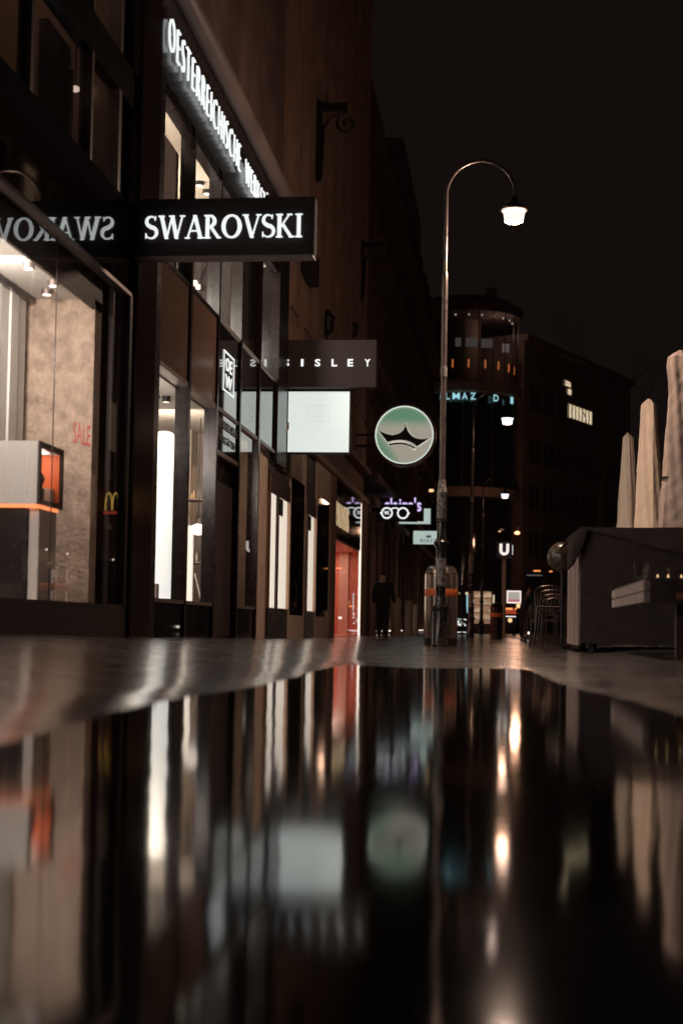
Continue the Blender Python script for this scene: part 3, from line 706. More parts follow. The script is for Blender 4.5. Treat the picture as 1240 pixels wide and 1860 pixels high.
for px in (822, 851, 881, 905, 924, 934):
    p = wy(px, 658, 105.6); dx = p.x-cX; yy = cYy-math.sqrt(max(.2, (cR-.35)**2-dx*dx))
    MB().box(p.x-.05, p.x+.05, yy, yy+.1, ztow(665), ztow(650)).build('orange_lamp', M['e_oran'], cg)
for (pa, pb) in ((827,837), (846,867), (874,897), (912,925)):
    p, q = wy(pa,615,106), wy(pb,615,106)
    xm = (p.x+q.x)/2-cX; yy = cYy-math.sqrt(max(.2,(cR-.9)**2-xm*xm))
    MB().box(p.x, q.x, yy, yy+.08, ztow(624), ztow(608)).build('light_panel', M['e_dim'], cg)
for ch_s, pa, pb in (('A',799,803), ('L',809,817), ('M',822,835), ('A',839,849), ('Z',854,864)):
    p = wy(pa,726,105); q = wy(pb,726,105); dx = (p.x+q.x)/2-cX
    yy = cYy-math.sqrt((cR+.42)**2-dx*dx); ang = math.asin(dx/(cR+.42))
    text_mb(ch_s, (p.x, yy-.0, ztow(727)), ((q.x-p.x)*math.cos(ang), (q.x-p.x)*math.sin(ang), 0), (0,0,ztow(715)-ztow(727)), (0,.05,0), bold=.01).build('lettering', M['e_teal'], cg)
for ch_s, pa, pb in (('D',896,905), ('I',927,932)):
    p = wy(pa,728,105); q = wy(pb,728,105); dx = (p.x+q.x)/2-cX
    yy = cYy-math.sqrt((cR+.42)**2-dx*dx)
    text_mb(ch_s, (p.x, yy, ztow(728)), (q.x-p.x,.2,0), (0,0,.5), (0,.05,0), bold=.01).build('lettering', M['e_teal'], cg)
lamp('POINT', 'gallery_light', (cX+2.6,cYy-2.0,ztow(590)), 60, (1,.85,.75), .2)
MB().box(cX+1.6, cX+2.4, cYy-1, cYy-.4, ztow(536), ztow(503)).build('chimney', M['farstone'], cg)

# ------------------------------------------------------------------ stone corner building on the far right
A = Vector((1.55,110,0)); B = Vector((11.5,131,0)); dirv = (B-A).normalized(); nrm = Vector((dirv.y,-dirv.x,0))
hb = thing('corner_building', 'plain dark stone building with rows of narrow windows and lit attic', 'building', A)
def fpt(s, z, out=0): q = A+dirv*s+nrm*out; return Vector((q.x, q.y, z))
Lb = (B-A).length
def fbox(m, s0, s1, z0, z1, o0, o1):
    a, b, c, d = fpt(s0,0,o0), fpt(s1,0,o0), fpt(s1,0,o1), fpt(s0,0,o1)
    n = len(m.v); m.v += [Vector((q.x,q.y,z0)) for q in (a,b,c,d)] + [Vector((q.x,q.y,z1)) for q in (a,b,c,d)]
    m.f += [tuple(n+i for i in q) for q in ((0,3,2,1),(4,5,6,7),(0,1,5,4),(1,2,6,5),(2,3,7,6),(3,0,4,7))]
    return m
Hb = 22.6
fbox(MB(), 0, Lb, 0, Hb, -6, 0).build('wall', M['farstone'], hb)
fbox(MB(), -.2, Lb, Hb, Hb+.5, -6.2, .4).build('cornice', M['farstone'], hb)
fbox(MB(), 0, Lb, 4.6, 4.9, .001, .2).build('string_course', M['farstone'], hb)
for z in (6.0, 9.6, 13.2, 17.4):
    for s_ in frange(1.2, Lb-1.5, 2.7):
        for dd in (0, 1.15):
            if abs(z-17.4) < .1 and 8 < s_ < 18: continue
            f = fbox(MB(), s_+dd-.06, s_+dd+.76, z-.15, z-.001, .001, .14).build('window', M['farstone'], hb)
            fbox(MB(), s_+dd, s_+dd+.7, z, z+1.9, -.0, .03).build('pane', M['farglass'], f)
for px0, px1, py0, py1 in ((1029,1037,716,704), (1031,1074,758,733), (1024,1036,700,690)):
    def hit(px, py):
        d = ray(px, py); t_ = (A-Vector((0,0,CAMZ))).dot(nrm)/d.dot(nrm); q = Vector((0,0,CAMZ))+d*t_
        return (q-A).dot(dirv), q.z
    a_, z_lo = hit(px0, py0); b_, _ = hit(px1, py0); z_hi = hit(px0, py1)[1]
    f = fbox(MB(), a_-.1, b_+.1, z_lo-.15, z_lo-.01, .001, .16).build('window', M['farstone'], hb)
    fbox(MB(), a_, b_, z_lo, z_hi, .001, .03).build('pane', M['e_cream'], f)
    n_ = max(1, int((b_-a_)/.7))
    for k in range(n_+1): q_ = a_+(b_-a_)*k/n_; fbox(MB(), q_-.05, q_+.05, z_lo, z_hi, .031, .09).build('mullion', M['iron'], f)
for s_ in frange(.8, Lb-2, 3.4):
    fbox(MB(), s_, s_+2.6, .3, 3.6, .001, .05).build('shop_pane', M['farglass'], hb)

# ------------------------------------------------------------------ signs
def hang(name, label, X0, X1, Y, z0, z1, th, m, cat='sign', arm=True, armz=None):
    o = thing(name, label, cat, ((X0+X1)/2, Y, z0))
    b = MB().box(X0, X1, Y, Y+th, z0, z1).build('panel', m, o, bevel=.006)
    if arm:
        for k, z in enumerate(armz or (z0+(z1-z0)*.3, z0+(z1-z0)*.7)):
            MB().tube([(W-.1,Y+th/2,z),(X0+.02,Y+th/2,z)], .022, 8).build('bracket_arm', M['iron'], o)
    return o

# serif capitals drawn as strokes, cap height 1
def S_(x0,y0,x1,y1,w): return [(x0-w/2,y0),(x0+w/2,y0),(x1+w/2,y1),(x1-w/2,y1)]
def rib(pts, ws):
    Lp, Rp = [], []
    for i, (x, y) in enumerate(pts):
        a = pts[max(i-1,0)]; b = pts[min(i+1,len(pts)-1)]
        dx, dy = b[0]-a[0], b[1]-a[1]; l = math.hypot(dx,dy) or 1
        nx_, ny_ = -dy/l, dx/l
        Lp.append((x+nx_*ws[i]/2, y+ny_*ws[i]/2)); Rp.append((x-nx_*ws[i]/2, y-ny_*ws[i]/2))
    return [[Lp[i],Lp[i+1],Rp[i+1],Rp[i]] for i in range(len(pts)-1)]
TK, TN, SF = .155, .06, .045
def ser(x, y, w): return [(x-w/2,y),(x+w/2,y),(x+w/2,y+SF),(x-w/2,y+SF)]
def glyph(c):
    if c == 'S':
        ctr = []; N_ = 26
        for i in range(N_+1):
            t = i/N_
            if t < .5:
                a = R(35)+ (R(270)-R(35))*(t/.5); ctr.append((.27+.20*math.cos(a), .755+.215*math.sin(a)))
            else:
                a = R(90)- (R(235))*((t-.5)/.5); ctr.append((.27+.235*math.cos(a), .265+.24*math.sin(a)))
        ws = [.05+.11*math.sin(math.pi*min(1,max(0,(i/N_-.12)/.76)))**1.0 for i in range(N_+1)]
        return rib(ctr, ws)+[[(.41,.80),(.45,.80),(.47,.98),(.43,.98)], [(.03,.02),(.07,.02),(.08,.24),(.03,.24)]], .56
    if c == 'W': return [S_(.10,1,.33,0,TK), S_(.56,1,.33,0,TN), S_(.56,1,.76,0,TK), S_(1.0,1,.76,0,TN), ser(.10,1-SF,.26), ser(.54,1-SF,.24), ser(1.0,1-SF,.22)], 1.08
    if c == 'A': return [S_(.40,1,.66,0,TK), S_(.40,1,.10,0,TN), [(.20,.30),(.58,.30),(.57,.35),(.21,.35)], ser(.10,0,.22), ser(.66,0,.26)], .76
    if c == 'R':
        pts = [(.22+.22*math.cos(a)*1.0, .74+.235*math.sin(a)) for a in [R(90)-R(180)*i/12 for i in range(13)]]
        return [S_(.14,0,.14,1,TK), ser(.14,0,.28), ser(.14,1-SF,.28), [(.14,.94),(.24,.94),(.24,1),(.14,1)], [(.14,.475),(.24,.475),(.24,.53),(.14,.53)]]+rib(pts, [.06+.09*math.sin(math.pi*i/12) for i in range(13)])+[S_(.28,.50,.62,0,TK), ser(.64,0,.16)], .70
    if c == 'O':
        N_ = 30; pts = [(.42+.345*math.cos(2*math.pi*i/N_), .5+.475*math.sin(2*math.pi*i/N_)) for i in range(N_+1)]
        return rib(pts, [.065+.10*abs(math.cos(2*math.pi*i/N_))**1.3 for i in range(N_+1)]), .86
    if c == 'V': return [S_(.10,1,.38,0,TK), S_(.66,1,.38,0,TN), ser(.10,1-SF,.26), ser(.66,1-SF,.22)], .74
    if c == 'K': return [S_(.14,0,.14,1,TK), ser(.14,0,.28), ser(.14,1-SF,.28), S_(.20,.45,.56,1,TN), S_(.28,.56,.64,0,TK), ser(.57,1-SF,.22), ser(.66,0,.24)], .76
    if c == 'I': return [S_(.15,0,.15,1,TK), ser(.15,0,.30), ser(.15,1-SF,.30)], .32
    if c == 'L': return [S_(.14,0,.14,1,TK), ser(.14,1-SF,.28), [(.02,0),(.56,0),(.58,.24),(.53,.24),(.50,.06),(.02,.06)]], .62
    if c == 'E': return [S_(.14,0,.14,1,TK), [(.02,0),(.54,0),(.57,.22),(.52,.22),(.48,.06),(.02,.06)], [(.02,1),(.52,1),(.52,.8),(.48,.8),(.45,.94),(.02,.94)], [(.2,.48),(.42,.48),(.42,.54),(.2,.54)]], .62
    if c == 'X': return [S_(.10,1,.60,0,TK), S_(.58,1,.12,0,TN), ser(.12,1-SF,.24), ser(.58,1-SF,.2), ser(.12,0,.2), ser(.60,0,.24)], .72
def serif(word, o, u, v, d, gap=.05):
    P = []; x = 0
    for c in word:
        g_, adv = glyph(c)
        P += [[(x+a, b) for a, b in q] for q in g_]; x += adv+gap
    x -= gap; mb = MB(); d = Vector(d)
    for i, q in enumerate(P):
        mb.prism([(a/x, b) for a, b in q], Vector(o)-d*(.02*(i % 5)), u, v, d)
    return mb
# big crystal-shop sign
Ysw = 15.46; pl_ = wy(242, 410, Ysw); pr_ = wy(571, 410, Ysw)
za, zb = wy(400, 463, Ysw).z, wy(400, 359, Ysw).z
o = hang('hanging_sign', 'long black hanging sign with glowing white serif capitals', W+.02, pr_.x, Ysw, za, zb, .22, M['signblack'], arm=False)
MB().box(W+.001, W+.019, Ysw+.03, Ysw+.16, za+.05, zb-.05).build('wall_plate', M['iron'], o)
q0, q1 = wy(262, 430, Ysw-.05), wy(549, 430, Ysw-.05); zt = wy(400, 389, Ysw-.05).z; zl = wy(400, 431, Ysw-.05).z
serif('SWAROVSKI', (q0.x, Ysw-.022, zl), (q1.x-q0.x,0,0), (0,0,zt-zl), (0,-.02,0), gap=.045).build('lettering', M['e_white'], o)
MB().box(W+.03, pr_.x-.01, Ysw+.01, Ysw+.21, za-.022, za-.001).build('underside_rim', M['greymetal'], o)

# dark sign with small spaced letters
Ys = 27.02; x1 = wy(683, 660, Ys).x; za, zb = wy(600, 703, Ys).z, wy(600, 617, Ys).z
o = hang('hanging_sign', 'dark grey hanging sign with six small widely spaced white capitals', W-.06, x1, Ys, za, zb, .3, M['signbrown'], arm=False)
MB().box(W-.2, W-.061, Ys+.06, Ys+.24, za+.1, zb-.1).build('wall_plate', M['iron'], o)
tb = MB()
for ch_s, pc in zip('SISLEY', (520,548.5,576.5,607,636,667)):
    hw = 2.2 if ch_s == 'I' else 5.0
    a, b = wy(pc-hw, 664, Ys-.02), wy(pc+hw, 664, Ys-.02)
    zl, zt = wy(pc, 665, Ys-.02).z, wy(pc, 652, Ys-.02).z
    text_mb(ch_s, (a.x, Ys-.004, zl), (b.x-a.x,0,0), (0,0,zt-zl), (0,-.022,0), bold=.02, mb=tb)
tb.build('lettering', M['e_white'], o)

# blank-looking white light box
Yw = 27.25; xa, xb = wy(523, 760, Yw).x, wy(634, 760, Yw).x; za, zb = wy(580, 821, Yw).z, wy(580, 711, Yw).z
o = hang('light_box', 'square glowing white light box sign below the dark letter sign', xa-.02, xb+.02, Yw+.02, za-.02, zb+.02, .22, M['iron'], arm=False)
MB().box(xa, xb, Yw, Yw+.018, za, zb).build('lit_face', M['e_sign'], o)
MB().tube([(xb+.02,Yw+.1,(za+zb)/2+.1),(xb+.06,Yw+.1,(za+zb)/2+.1)], .02, 6).build('end_cap', M['iron'], o)
MB().tube([(W-.05,Yw+.12,zb-.2),(xa,Yw+.12,zb-.2)], .03, 8).tube([(W-.05,Yw+.12,za+.2),(xa,Yw+.12,za+.2)], .03, 8).build('bracket_arm', M['iron'], o)
tp = MB(); ww = xb-xa; hh = zb-za; yt = Yw-.003
cx0 = xa+ww*.33; cx1 = xa+ww*.68; cz0 = za+hh*.50; cz1 = za+hh*.78
for (a, b, c, d) in ((cx0,cx1,cz0,cz0+.016),(cx0,cx1,cz1-.016,cz1),(cx0,cx0+.016,cz0+.017,cz1-.017),(cx1-.016,cx1,cz0+.017,cz1-.017)): tp.box(a,b,yt,yt+.002,c,d)
text_mb('OE', (cx0+.1, yt, cz0+.19), (.2,0,0), (0,0,.09), (0,.002,0), mb=tp); text_mb('W', (cx0+.1, yt, cz0+.05), (.2,0,0), (0,0,.09), (0,.002,0), mb=tp)
text_mb('OESTERREICHISCHE', (xa+ww*.15, yt, za+hh*.36), (ww*.7,0,0), (0,0,.06), (0,.002,0), mb=tp); text_mb('WERKSTÄTTEN', (xa+ww*.25, yt, za+hh*.27), (ww*.5,0,0), (0,0,.06), (0,.002,0), mb=tp)
tp.build('lettering', M['e_text'], o)

# round crown sign
Yc = 40.0; pc = wy(734, 790, Yc); rc = 52.5*Yc/F*1.0
o = thing('round_sign', 'round pale green glowing sign with a black crown emblem', 'sign', (pc.x, Yc, pc.z))
def ycyl(mb, c, r0, r1, ya, yb, seg=48):
    n = len(mb.v)
    for y, r in ((ya,r0),(yb,r1)):
        for j in range(seg):
            a = 2*math.pi*j/seg; mb.v.append(Vector((c.x+r*math.cos(a), y, c.z+r*math.sin(a))))
    for j in range(seg):
        k = (j+1) % seg; mb.f.append((n+j, n+k, n+seg+k, n+seg+j))
    mb.f.append(tuple(n+j for j in reversed(range(seg)))); mb.f.append(tuple(n+seg+j for j in range(seg)))
    return mb
def yring(mb, c, ri, ro, ya, yb, seg=48):
    n = len(mb.v)
    for (y, r) in ((ya,ri),(ya,ro),(yb,ro),(yb,ri)):
        for j in range(seg):
            a = 2*math.pi*j/seg; mb.v.append(Vector((c.x+r*math.cos(a), y, c.z+r*math.sin(a))))
    for q in range(4):
        for j in range(seg):
            k = (j+1) % seg; mb.f.append((n+q*seg+j, n+q*seg+k, n+((q+1) % 4)*seg+k, n+((q+1) % 4)*seg+j))
    return mb
ycyl(MB(), pc, rc, rc, Yc, Yc+.03).build('disc', M['disc'], o)
yring(MB(), pc, rc*.985, rc*1.018, Yc-.012, Yc+.02).build('lit_edge', emit('pale_rim', (.85,1,.9), .85), o)
yring(MB(), pc, rc*1.022, rc*1.10, Yc-.05, Yc+.34).build('rim', mat('bronze_rim', (.12,.06,.04), .35, metal=.7), o, smooth=True)
for dz in (.02, -.30): MB().tube([(W-.1,Yc+.14,pc.z+dz),(pc.x-rc*1.06,Yc+.14,pc.z+dz)], .035, 8).build('bracket_arm', M['iron'], o)
def cpx(x, y): return ((x-645)/357*rc, -(y-625)/357*rc)       # crop coordinates of the emblem, disc radius 357
cr = [(318,568)]
def bez(a, b, c, n=10): return [((1-t)**2*a[0]+2*t*(1-t)*b[0]+t*t*c[0], (1-t)**2*a[1]+2*t*(1-t)*b[1]+t*t*c[1]) for t in [i/n for i in range(1,n+1)]]
cr += bez((318,568),(430,625),(500,628)) + bez((500,628),(650,610),(660,478)) + bez((660,478),(690,650),(830,675)) + bez((830,675),(890,685),(968,660)) + [(808,770)] + bez((808,770),(720,690),(600,690)) + bez((600,690),(510,690),(436,716))
lc = [(452,742)] + bez((452,742),(520,718),(600,718)) + bez((600,718),(690,718),(785,788)) + [(768,800)] + bez((768,800),(680,742),(600,740)) + bez((600,740),(530,740),(462,760))
em = MB()
em.prism([cpx(*p) for p in cr], (pc.x,Yc-.032,pc.z), (1,0,0), (0,0,1), (0,.02,0)).prism([cpx(*p) for p in lc], (pc.x,Yc-.032,pc.z), (1,0,0), (0,0,1), (0,.02,0))
em.build('crown_emblem', M['e_dark'], o)
halo = MB().prism([cpx(600+(x-600)*1.03, 655+(y-655)*1.06) for x, y in cr], (pc.x,Yc-.008,pc.z), (1,0,0), (0,0,1), (0,.004,0)).prism([cpx(610+(x-610)*1.04, 752+(y-752)*1.35) for x, y in lc], (pc.x,Yc-.0095,pc.z), (1,0,0), (0,0,1), (0,.004,0))
halo.build('emblem_backlight', emit('crown_backlight', (1,.97,.86), .78), o)

# spectacles sign, lilac sign, pale light box, watch sign
Yg = 46.3; a, b = wy(684,930,Yg), wy(757,930,Yg); za, zb = wy(720,947,Yg).z, wy(720,916,Yg).z
o = hang('hanging_sign', 'small black hanging sign with a glowing outline of spectacles', a.x, b.x, Yg, za, zb, .2, M['signblack'])
gm = MB(); cz = (za+zb)/2; r_ = 10.8*Yg/F
c1 = wy(702.5,933,Yg); c2 = wy(731.5,933,Yg)
for c in (c1, c2): c.z = cz-.01; yring(gm, c, r_*.74, r_, Yg-.03, Yg-.01, 28)
for sx_, c in ((-1,c1),(1,c2)): gm.box(c.x+sx_*r_-.03, c.x+sx_*r_+.03, Yg-.03, Yg-.01, c.z-.02, c.z+.02)
bp = [((c1.x+c2.x)/2+.12*math.cos(R(180-18*i)), Yg-.02, cz+.10+.06*math.sin(R(18*i))) for i in range(11)]
gm.tube(bp, .022, 6)
text_mb('W.', (c1.x-.1, Yg-.012, c1.z-.06), (.20,0,0), (0,0,.13), (0,-.02,0), bold=.03, mb=gm)
gm.build('lettering', M['e_white'], o)
Yk = 50.5; a, b = wy(690,930,Yk), wy(769,930,Yk); za, zb = wy(720,946,Yk).z, wy(720,904,Yk).z
o = hang('hanging_sign', 'brown hanging sign with lilac lower case letters behind the spectacles sign', a.x, b.x, Yk, za, zb, .2, M['signbrown'])
a2, b2 = wy(697,925,Yk), wy(765,925,Yk)
text_mb("claire's", (a2.x, Yk-.02, wy(720,929,Yk).z), (b2.x-a2.x,0,0), (0,0,.50), (0,.015,0), bold=.02).build('lettering', M['e_violet'], o)
Yp = 55.0; a, b = wy(713,940,Yp), wy(782,940,Yp); za, zb = wy(740,952,Yp).z, wy(740,923,Yp).z
o = hang('light_box', 'plain pale green light box partly behind the lilac letter sign', a.x, b.x, Yp+.01, za, zb, .2, M['iron'])
MB().box(a.x+.01, b.x-.01, Yp-.004, Yp+.004, za+.01, zb-.01).build('lit_face', M['e_pale'], o)
Yr = 61.0; a, b = wy(750,976,Yr), wy(797,976,Yr); za, zb = wy(770,989,Yr).z, wy(770,964,Yr).z
o = hang('light_box', 'white light box with dark serif letters and a small crown', a.x, b.x, Yr+.01, za, zb, .2, M['iron'])
MB().box(a.x+.01, b.x-.01, Yr-.004, Yr+.004, za+.01, zb-.01).build('lit_face', M['e_pale'], o)
ra, rb = wy(763,984,Yr), wy(793,984,Yr); zl = wy(770,985,Yr).z
serif('ROLEX', (ra.x, Yr-.006, zl), (rb.x-ra.x,0,0), (0,0,.145), (0,-.01,0), gap=.08).build('lettering', M['e_dark'], o)
cm = (ra.x+rb.x)/2; zc = zl+.20
MB().prism([(-.09,0),(.09,0),(.13,.13),(.06,.05),(.045,.16),(.015,.05),(0,.17),(-.015,.05),(-.045,.16),(-.06,.05),(-.13,.13)], (cm,Yr-.006,zc), (1,0,0), (0,0,1), (0,-.01,0)).build('crown_emblem', M['e_dark'], o)

# ------------------------------------------------------------------ street lamps
def street_lamp(X, Y, label, glow, power, color, arm='post'):
    o = thing('street_lamp', label, 'street lamp', (X, Y, 0), 'tall street lamps along the street')
    MB().lathe((X,Y,0), [(0,.130),(.04,.130),(.05,.122),(.56,.118),(.58,.142),(.625,.146),(.64,.10),(.70,.082),(.76,.09),(.79,.078)], 24).build('base', M['post'], o, smooth=True)
    MB().lathe((X,Y,.79), [(0,.076),(.10,.076),(.12,.082),(.62,.076),(.72,.074),(.80,.116),(.83,.12),(.86,.085),(.90,.072),(1.13,.068),(1.15,.085),(1.18,.085),(1.20,.07)], 24).build('shaft', M['post'], o, smooth=True)
    MB().lathe((X,Y,.93), [(0,.0785),(.01,.0835),(.44,.081)], 20).build('sticker_wrap', M['sticker'], o, smooth=True)
    MB().lathe((X,Y,1.99), [(0,.074),(.01,.078),(.40,.076),(.41,.082),(.44,.07),(.60,.055)], 20).build('sticker_wrap', M['sticker'], o, smooth=True)
    MB().lathe((X,Y,2.59), [(0,.055),(.01,.048),(3.10,.046),(3.22,.046),(3.26,.034)], 16).build('pole', M['postmid'], o, smooth=True)
    MB().lathe((X,Y,4.20), [(0,.047),(.005,.051),(.16,.051),(.165,.047)], 16).build('collar', M['sticker'], o, smooth=True)
    pth = [(X,Y,5.84),(X,Y,7.05)]
    r = .535
    for i in range(1, 19):
        a = math.pi - math.pi*i/18*1.04
        pth.append((X+r+r*math.cos(a), Y, 7.05+r*1.02*math.sin(a)))
    MB().tube(pth, [.034]*2+[.030]*18, 12).build('arched_arm', M[arm], o, smooth=True)
    e = Vector(pth[-1]); hx = e.x-.01
    MB().lathe((hx,Y,6.80), [(0,.215),(.02,.22),(.07,.16),(.12,.075),(.22,.045),(.24,.03)], 24).build('lamp_cap', M['post'], o, smooth=True)
    MB().lathe((hx,Y,6.600), [(0,.05),(.010,.11),(.03,.145),(.15,.165),(.198,.190)], 24).build('lamp_bowl', glow, o, smooth=True)
    if power:
        lamp('POINT', 'lamp_light', (hx,Y,6.42), power*.60, color, .18, parent=o)
        lamp('SPOT', 'lamp_light', (hx,Y,6.44), power*1.0, color, .18, parent=o, angle=176, blend=1.0)
    return o
street_lamp(-.93, 22.0, 'nearest tall street lamp with arched neck and glowing bowl', M['e_lamp'], 520, (1,.70,.52), 'postmid')
street_lamp(-.93, 44.0, 'middle street lamp with thin pole and cold glowing head', M['e_cold'], 45, (1,.55,.34))
street_lamp(-.93, 69.0, 'most distant of the arched street lamps', M['e_cold'], 45, (1,.55,.34))
# small warm wall lamps far off
for (px, py, Y, r_, m_, lb) in ((939,968,100,.20,'e_amber','oval warm lamp glowing before the far stone building'), (783,891,74,.14,'e_amber','small warm lamp high on the dark left row'), (907,965,98,.08,'e_amber','tiny warm lamp just above the blue letter cube')):
    p = wy(px, py, Y)
    o = thing('far_lamp', lb, 'lamp', (p.x,p.y,p.z))
    MB().ball((p.x,p.y,p.z), r_, 14, 8, (1,1,.6)).build('glow_bowl', M[m_], o, smooth=True)
    if r_ == .20: lamp('POINT', 'lamp_light', (p.x,p.y-.6,p.z), 170, (1,.52,.32), .3, parent=o)
    MB().tube([(p.x,p.y,p.z+r_*.5),(p.x+.1,p.y+.1,p.z+r_*2),(p.x+.3,p.y+1.5,p.z+r_*2.2)], .03, 6).build('arm', M['iron'], o)

# ------------------------------------------------------------------ bins
def bin_(X, Y, r, h, label, band):
    o = thing('litter_bin', label, 'bin', (X,Y,gz(X,Y)), 'round steel litter bins')
    z = gz(X,Y)
    MB().lathe((X,Y,z), [(0,r*1.0),(.12,r*1.0)], 32).build('foot', M['iron'], o, smooth=True)
    MB().lathe((X,Y,z+.121), [(0,r),(h-.30,r),(h-.26,r*.985)], 32).build('body', M['steel'], o, smooth=True)
    MB().lathe((X,Y,z+h-.14), [(0,r),(.01,r*1.01),(.03,r*.97),(.10,r*.86),(.135,r*.70),(.14,r*.60),(.10,r*.45)], 32).build('lid', M['steel'], o, smooth=True)
    MB().lathe((X,Y,z+band), [(0,r*1.004),(.002,r*1.008),(.118,r*1.008),(.12,r*1.004)], 32).build('band', M['orange'], o, smooth=True)
    return o
p = wy(800, 1150, 23.2)
bin_(p.x, 23.2, .272, 1.30, 'large steel litter bin with orange band behind the nearest lamp post', .80)
p = wy(901, 1150, 41); bo = bin_(p.x, 41, .18, 1.02, 'small dark litter bin standing left of the blue letter cube pole', .62)
for ch in bo.children:
    if ch.name.startswith(('body','lid')): ch.data.materials[0] = M['chair']

# ------------------------------------------------------------------ underground sign, poster
Yu = 48; a, b = wy(901,998,Yu), wy(930,998,Yu); za, zb = wy(915,1012,Yu).z, wy(915,984,Yu).z
o = thing('letter_cube', 'dark blue cube sign with white letter on a pale pole', 'sign', ((a.x+b.x)/2, Yu, 0))
MB().box(a.x, b.x, Yu, Yu+.5, za, zb).build('cube', M['bluebox'], o, bevel=.02)
um = MB(); cx_ = (a.x+b.x)/2; s_ = (b.x-a.x)
pts = [(-.30,.36),(-.30,-.08)] + [(.30*math.cos(R(180+15*i)), -.08+.30*math.sin(R(180+15*i))) for i in range(1,13)] + [(.30,.36),(.12,.36),(.12,-.08)] + [(.12*math.cos(R(-15*i)), -.08+.12*math.sin(R(-15*i))) for i in range(1,13)] + [(-.12,.36)]
um.prism([(x*s_, y*s_) for x, y in pts], (cx_,Yu-.004,(za+zb)/2), (1,0,0), (0,0,1), (0,-.015,0)).build('lettering', emit('letter_glow', (1,.93,.86), .9), o)
MB().box(b.x+.002, b.x+.02, Yu+.12, Yu+.38, za+.1, zb-.1).build('side_glow', M['e_white'], o)
MB().tube([(cx_,Yu+.25,gz(cx_,Yu)),(cx_,Yu+.25,za)], .075, 12).build('pole', mat('pale_pole', (.55,.42,.34), .5), o, smooth=True)
Yq = 58; a, b = wy(920,1084,Yq), wy(946,1084,Yq); za, zb = wy(930,1096,Yq).z, wy(930,1073,Yq).z
o = thing('poster_case', 'small pinkish white lit poster case near the crouching figure', 'poster case', ((a.x+b.x)/2, Yq, 0))
MB().box(a.x-.02, b.x+.02, Yq, Yq+.12, za-.02, zb+.02).build('case', M['iron'], o)
ed = MB().box(a.x, b.x, Yq-.01, Yq-.002, zb-.05, zb).box(a.x, b.x, Yq-.01, Yq-.002, za, za+.05).box(a.x, a.x+.05, Yq-.01, Yq-.002, za+.051, zb-.051).box(b.x-.05, b.x, Yq-.01, Yq-.002, za+.051, zb-.051)
ed.build('lit_border', emit('pink_border', (1,.80,.78), 1.1), o)
MB().box(a.x+.05, b.x-.05, Yq-.008, Yq-.001, za+.05, zb-.05).build('poster', emit('poster_print', (.85,.80,.72), .45), o)
MB().box(a.x+.06, b.x-.06, Yq-.012, Yq-.009, za+.07, za+.16).build('poster_stripe', emit('poster_red', (.9,.25,.28), .5), o)
MB().box((a.x+b.x)/2-.04, (a.x+b.x)/2+.04, Yq+.02, Yq+.1, gz(a.x,Yq), za-.02).build('stand', M['iron'], o)

# ------------------------------------------------------------------ far kiosk, sign board, cart, parasol
Yk = 78; a, b = wy(858,1110,Yk), wy(893,1110,Yk); z = gz(a.x,Yk)
o = thing('kiosk', 'lit street kiosk with shelves of goods far down the street', 'kiosk', ((a.x+b.x)/2,Yk,0))
hz = wy(870,1070,Yk).z
MB().box(a.x-.1, b.x+.1, Yk-.2, Yk+1.6, hz-.12, hz+.1).build('roof', M['iron'], o)
MB().box(a.x, b.x, Yk+.9, Yk+1.0, z, hz-.12).build('back_panel', emit('kiosk_back', (1,.60,.35), .22), o)
MB().box(a.x, b.x, Yk, Yk+.4, z, z+.55).build('counter', M['brownwall'], o)
for k in range(4):
    zz = z+.75+.40*k
    f = MB().box(a.x, b.x, Yk+.3, Yk+.8, zz, zz+.03).build('shelf', M['brownwall'], o)
    gd = MB()
    x = a.x
    while x < b.x-.1:
        w_ = random.uniform(.08,.2)
        if random.random() < .75: gd.box(x, x+w_*.8, Yk+.35, Yk+.6, zz+.031, zz+random.uniform(.12,.3))
        x += w_
    gd.build('goods', emit('lit_goods', (1,.72,.50), .35+.12*(k % 2)), f)
for xx in (a.x, b.x): MB().box(xx-.04, xx+.04, Yk-.1, Yk, z, hz-.12).build('post', M['iron'], o)
Yt = 66; a, b = wy(828,1130,Yt), wy(850,1130,Yt); za, zb = wy(840,1140,Yt).z, wy(840,1114,Yt).z
o = thing('light_board', 'white glowing patterned board low down beyond the steel bin', 'sign board', ((a.x+b.x)/2,Yt,0))
MB().box(a.x, b.x, Yt, Yt+.1, gz(a.x,Yt), zb+.02).build('board', M['iron'], o)
lb_ = MB(); rr = random.Random(4)
for i in range(26):
    x = a.x+.02+rr.random()*(b.x-a.x-.14); zz = za+.03+rr.random()*(zb-za-.12); lb_.box(x, x+rr.uniform(.02,.1), Yt-.012-.0004*i, Yt-.002, zz, zz+rr.uniform(.02,.08))
lb_.build('lit_pattern', M['e_white'], o)
MB().box(a.x-.1, b.x+.15, Yt-.01, Yt-.002, .05, .12).build('lit_strip', M['e_white'], o)
pb = wy(848,1090,Yt); tag(MB().box(pb.x-.03, pb.x+.03, Yt+.3, Yt+.36, gz(pb.x,Yt), wy(848,1080,Yt).z).build('light_tube', M['e_teal'], origin=(pb.x,Yt+.3,0)), 'upright pale blue light tube left of the middle lamp post', 'light tube')

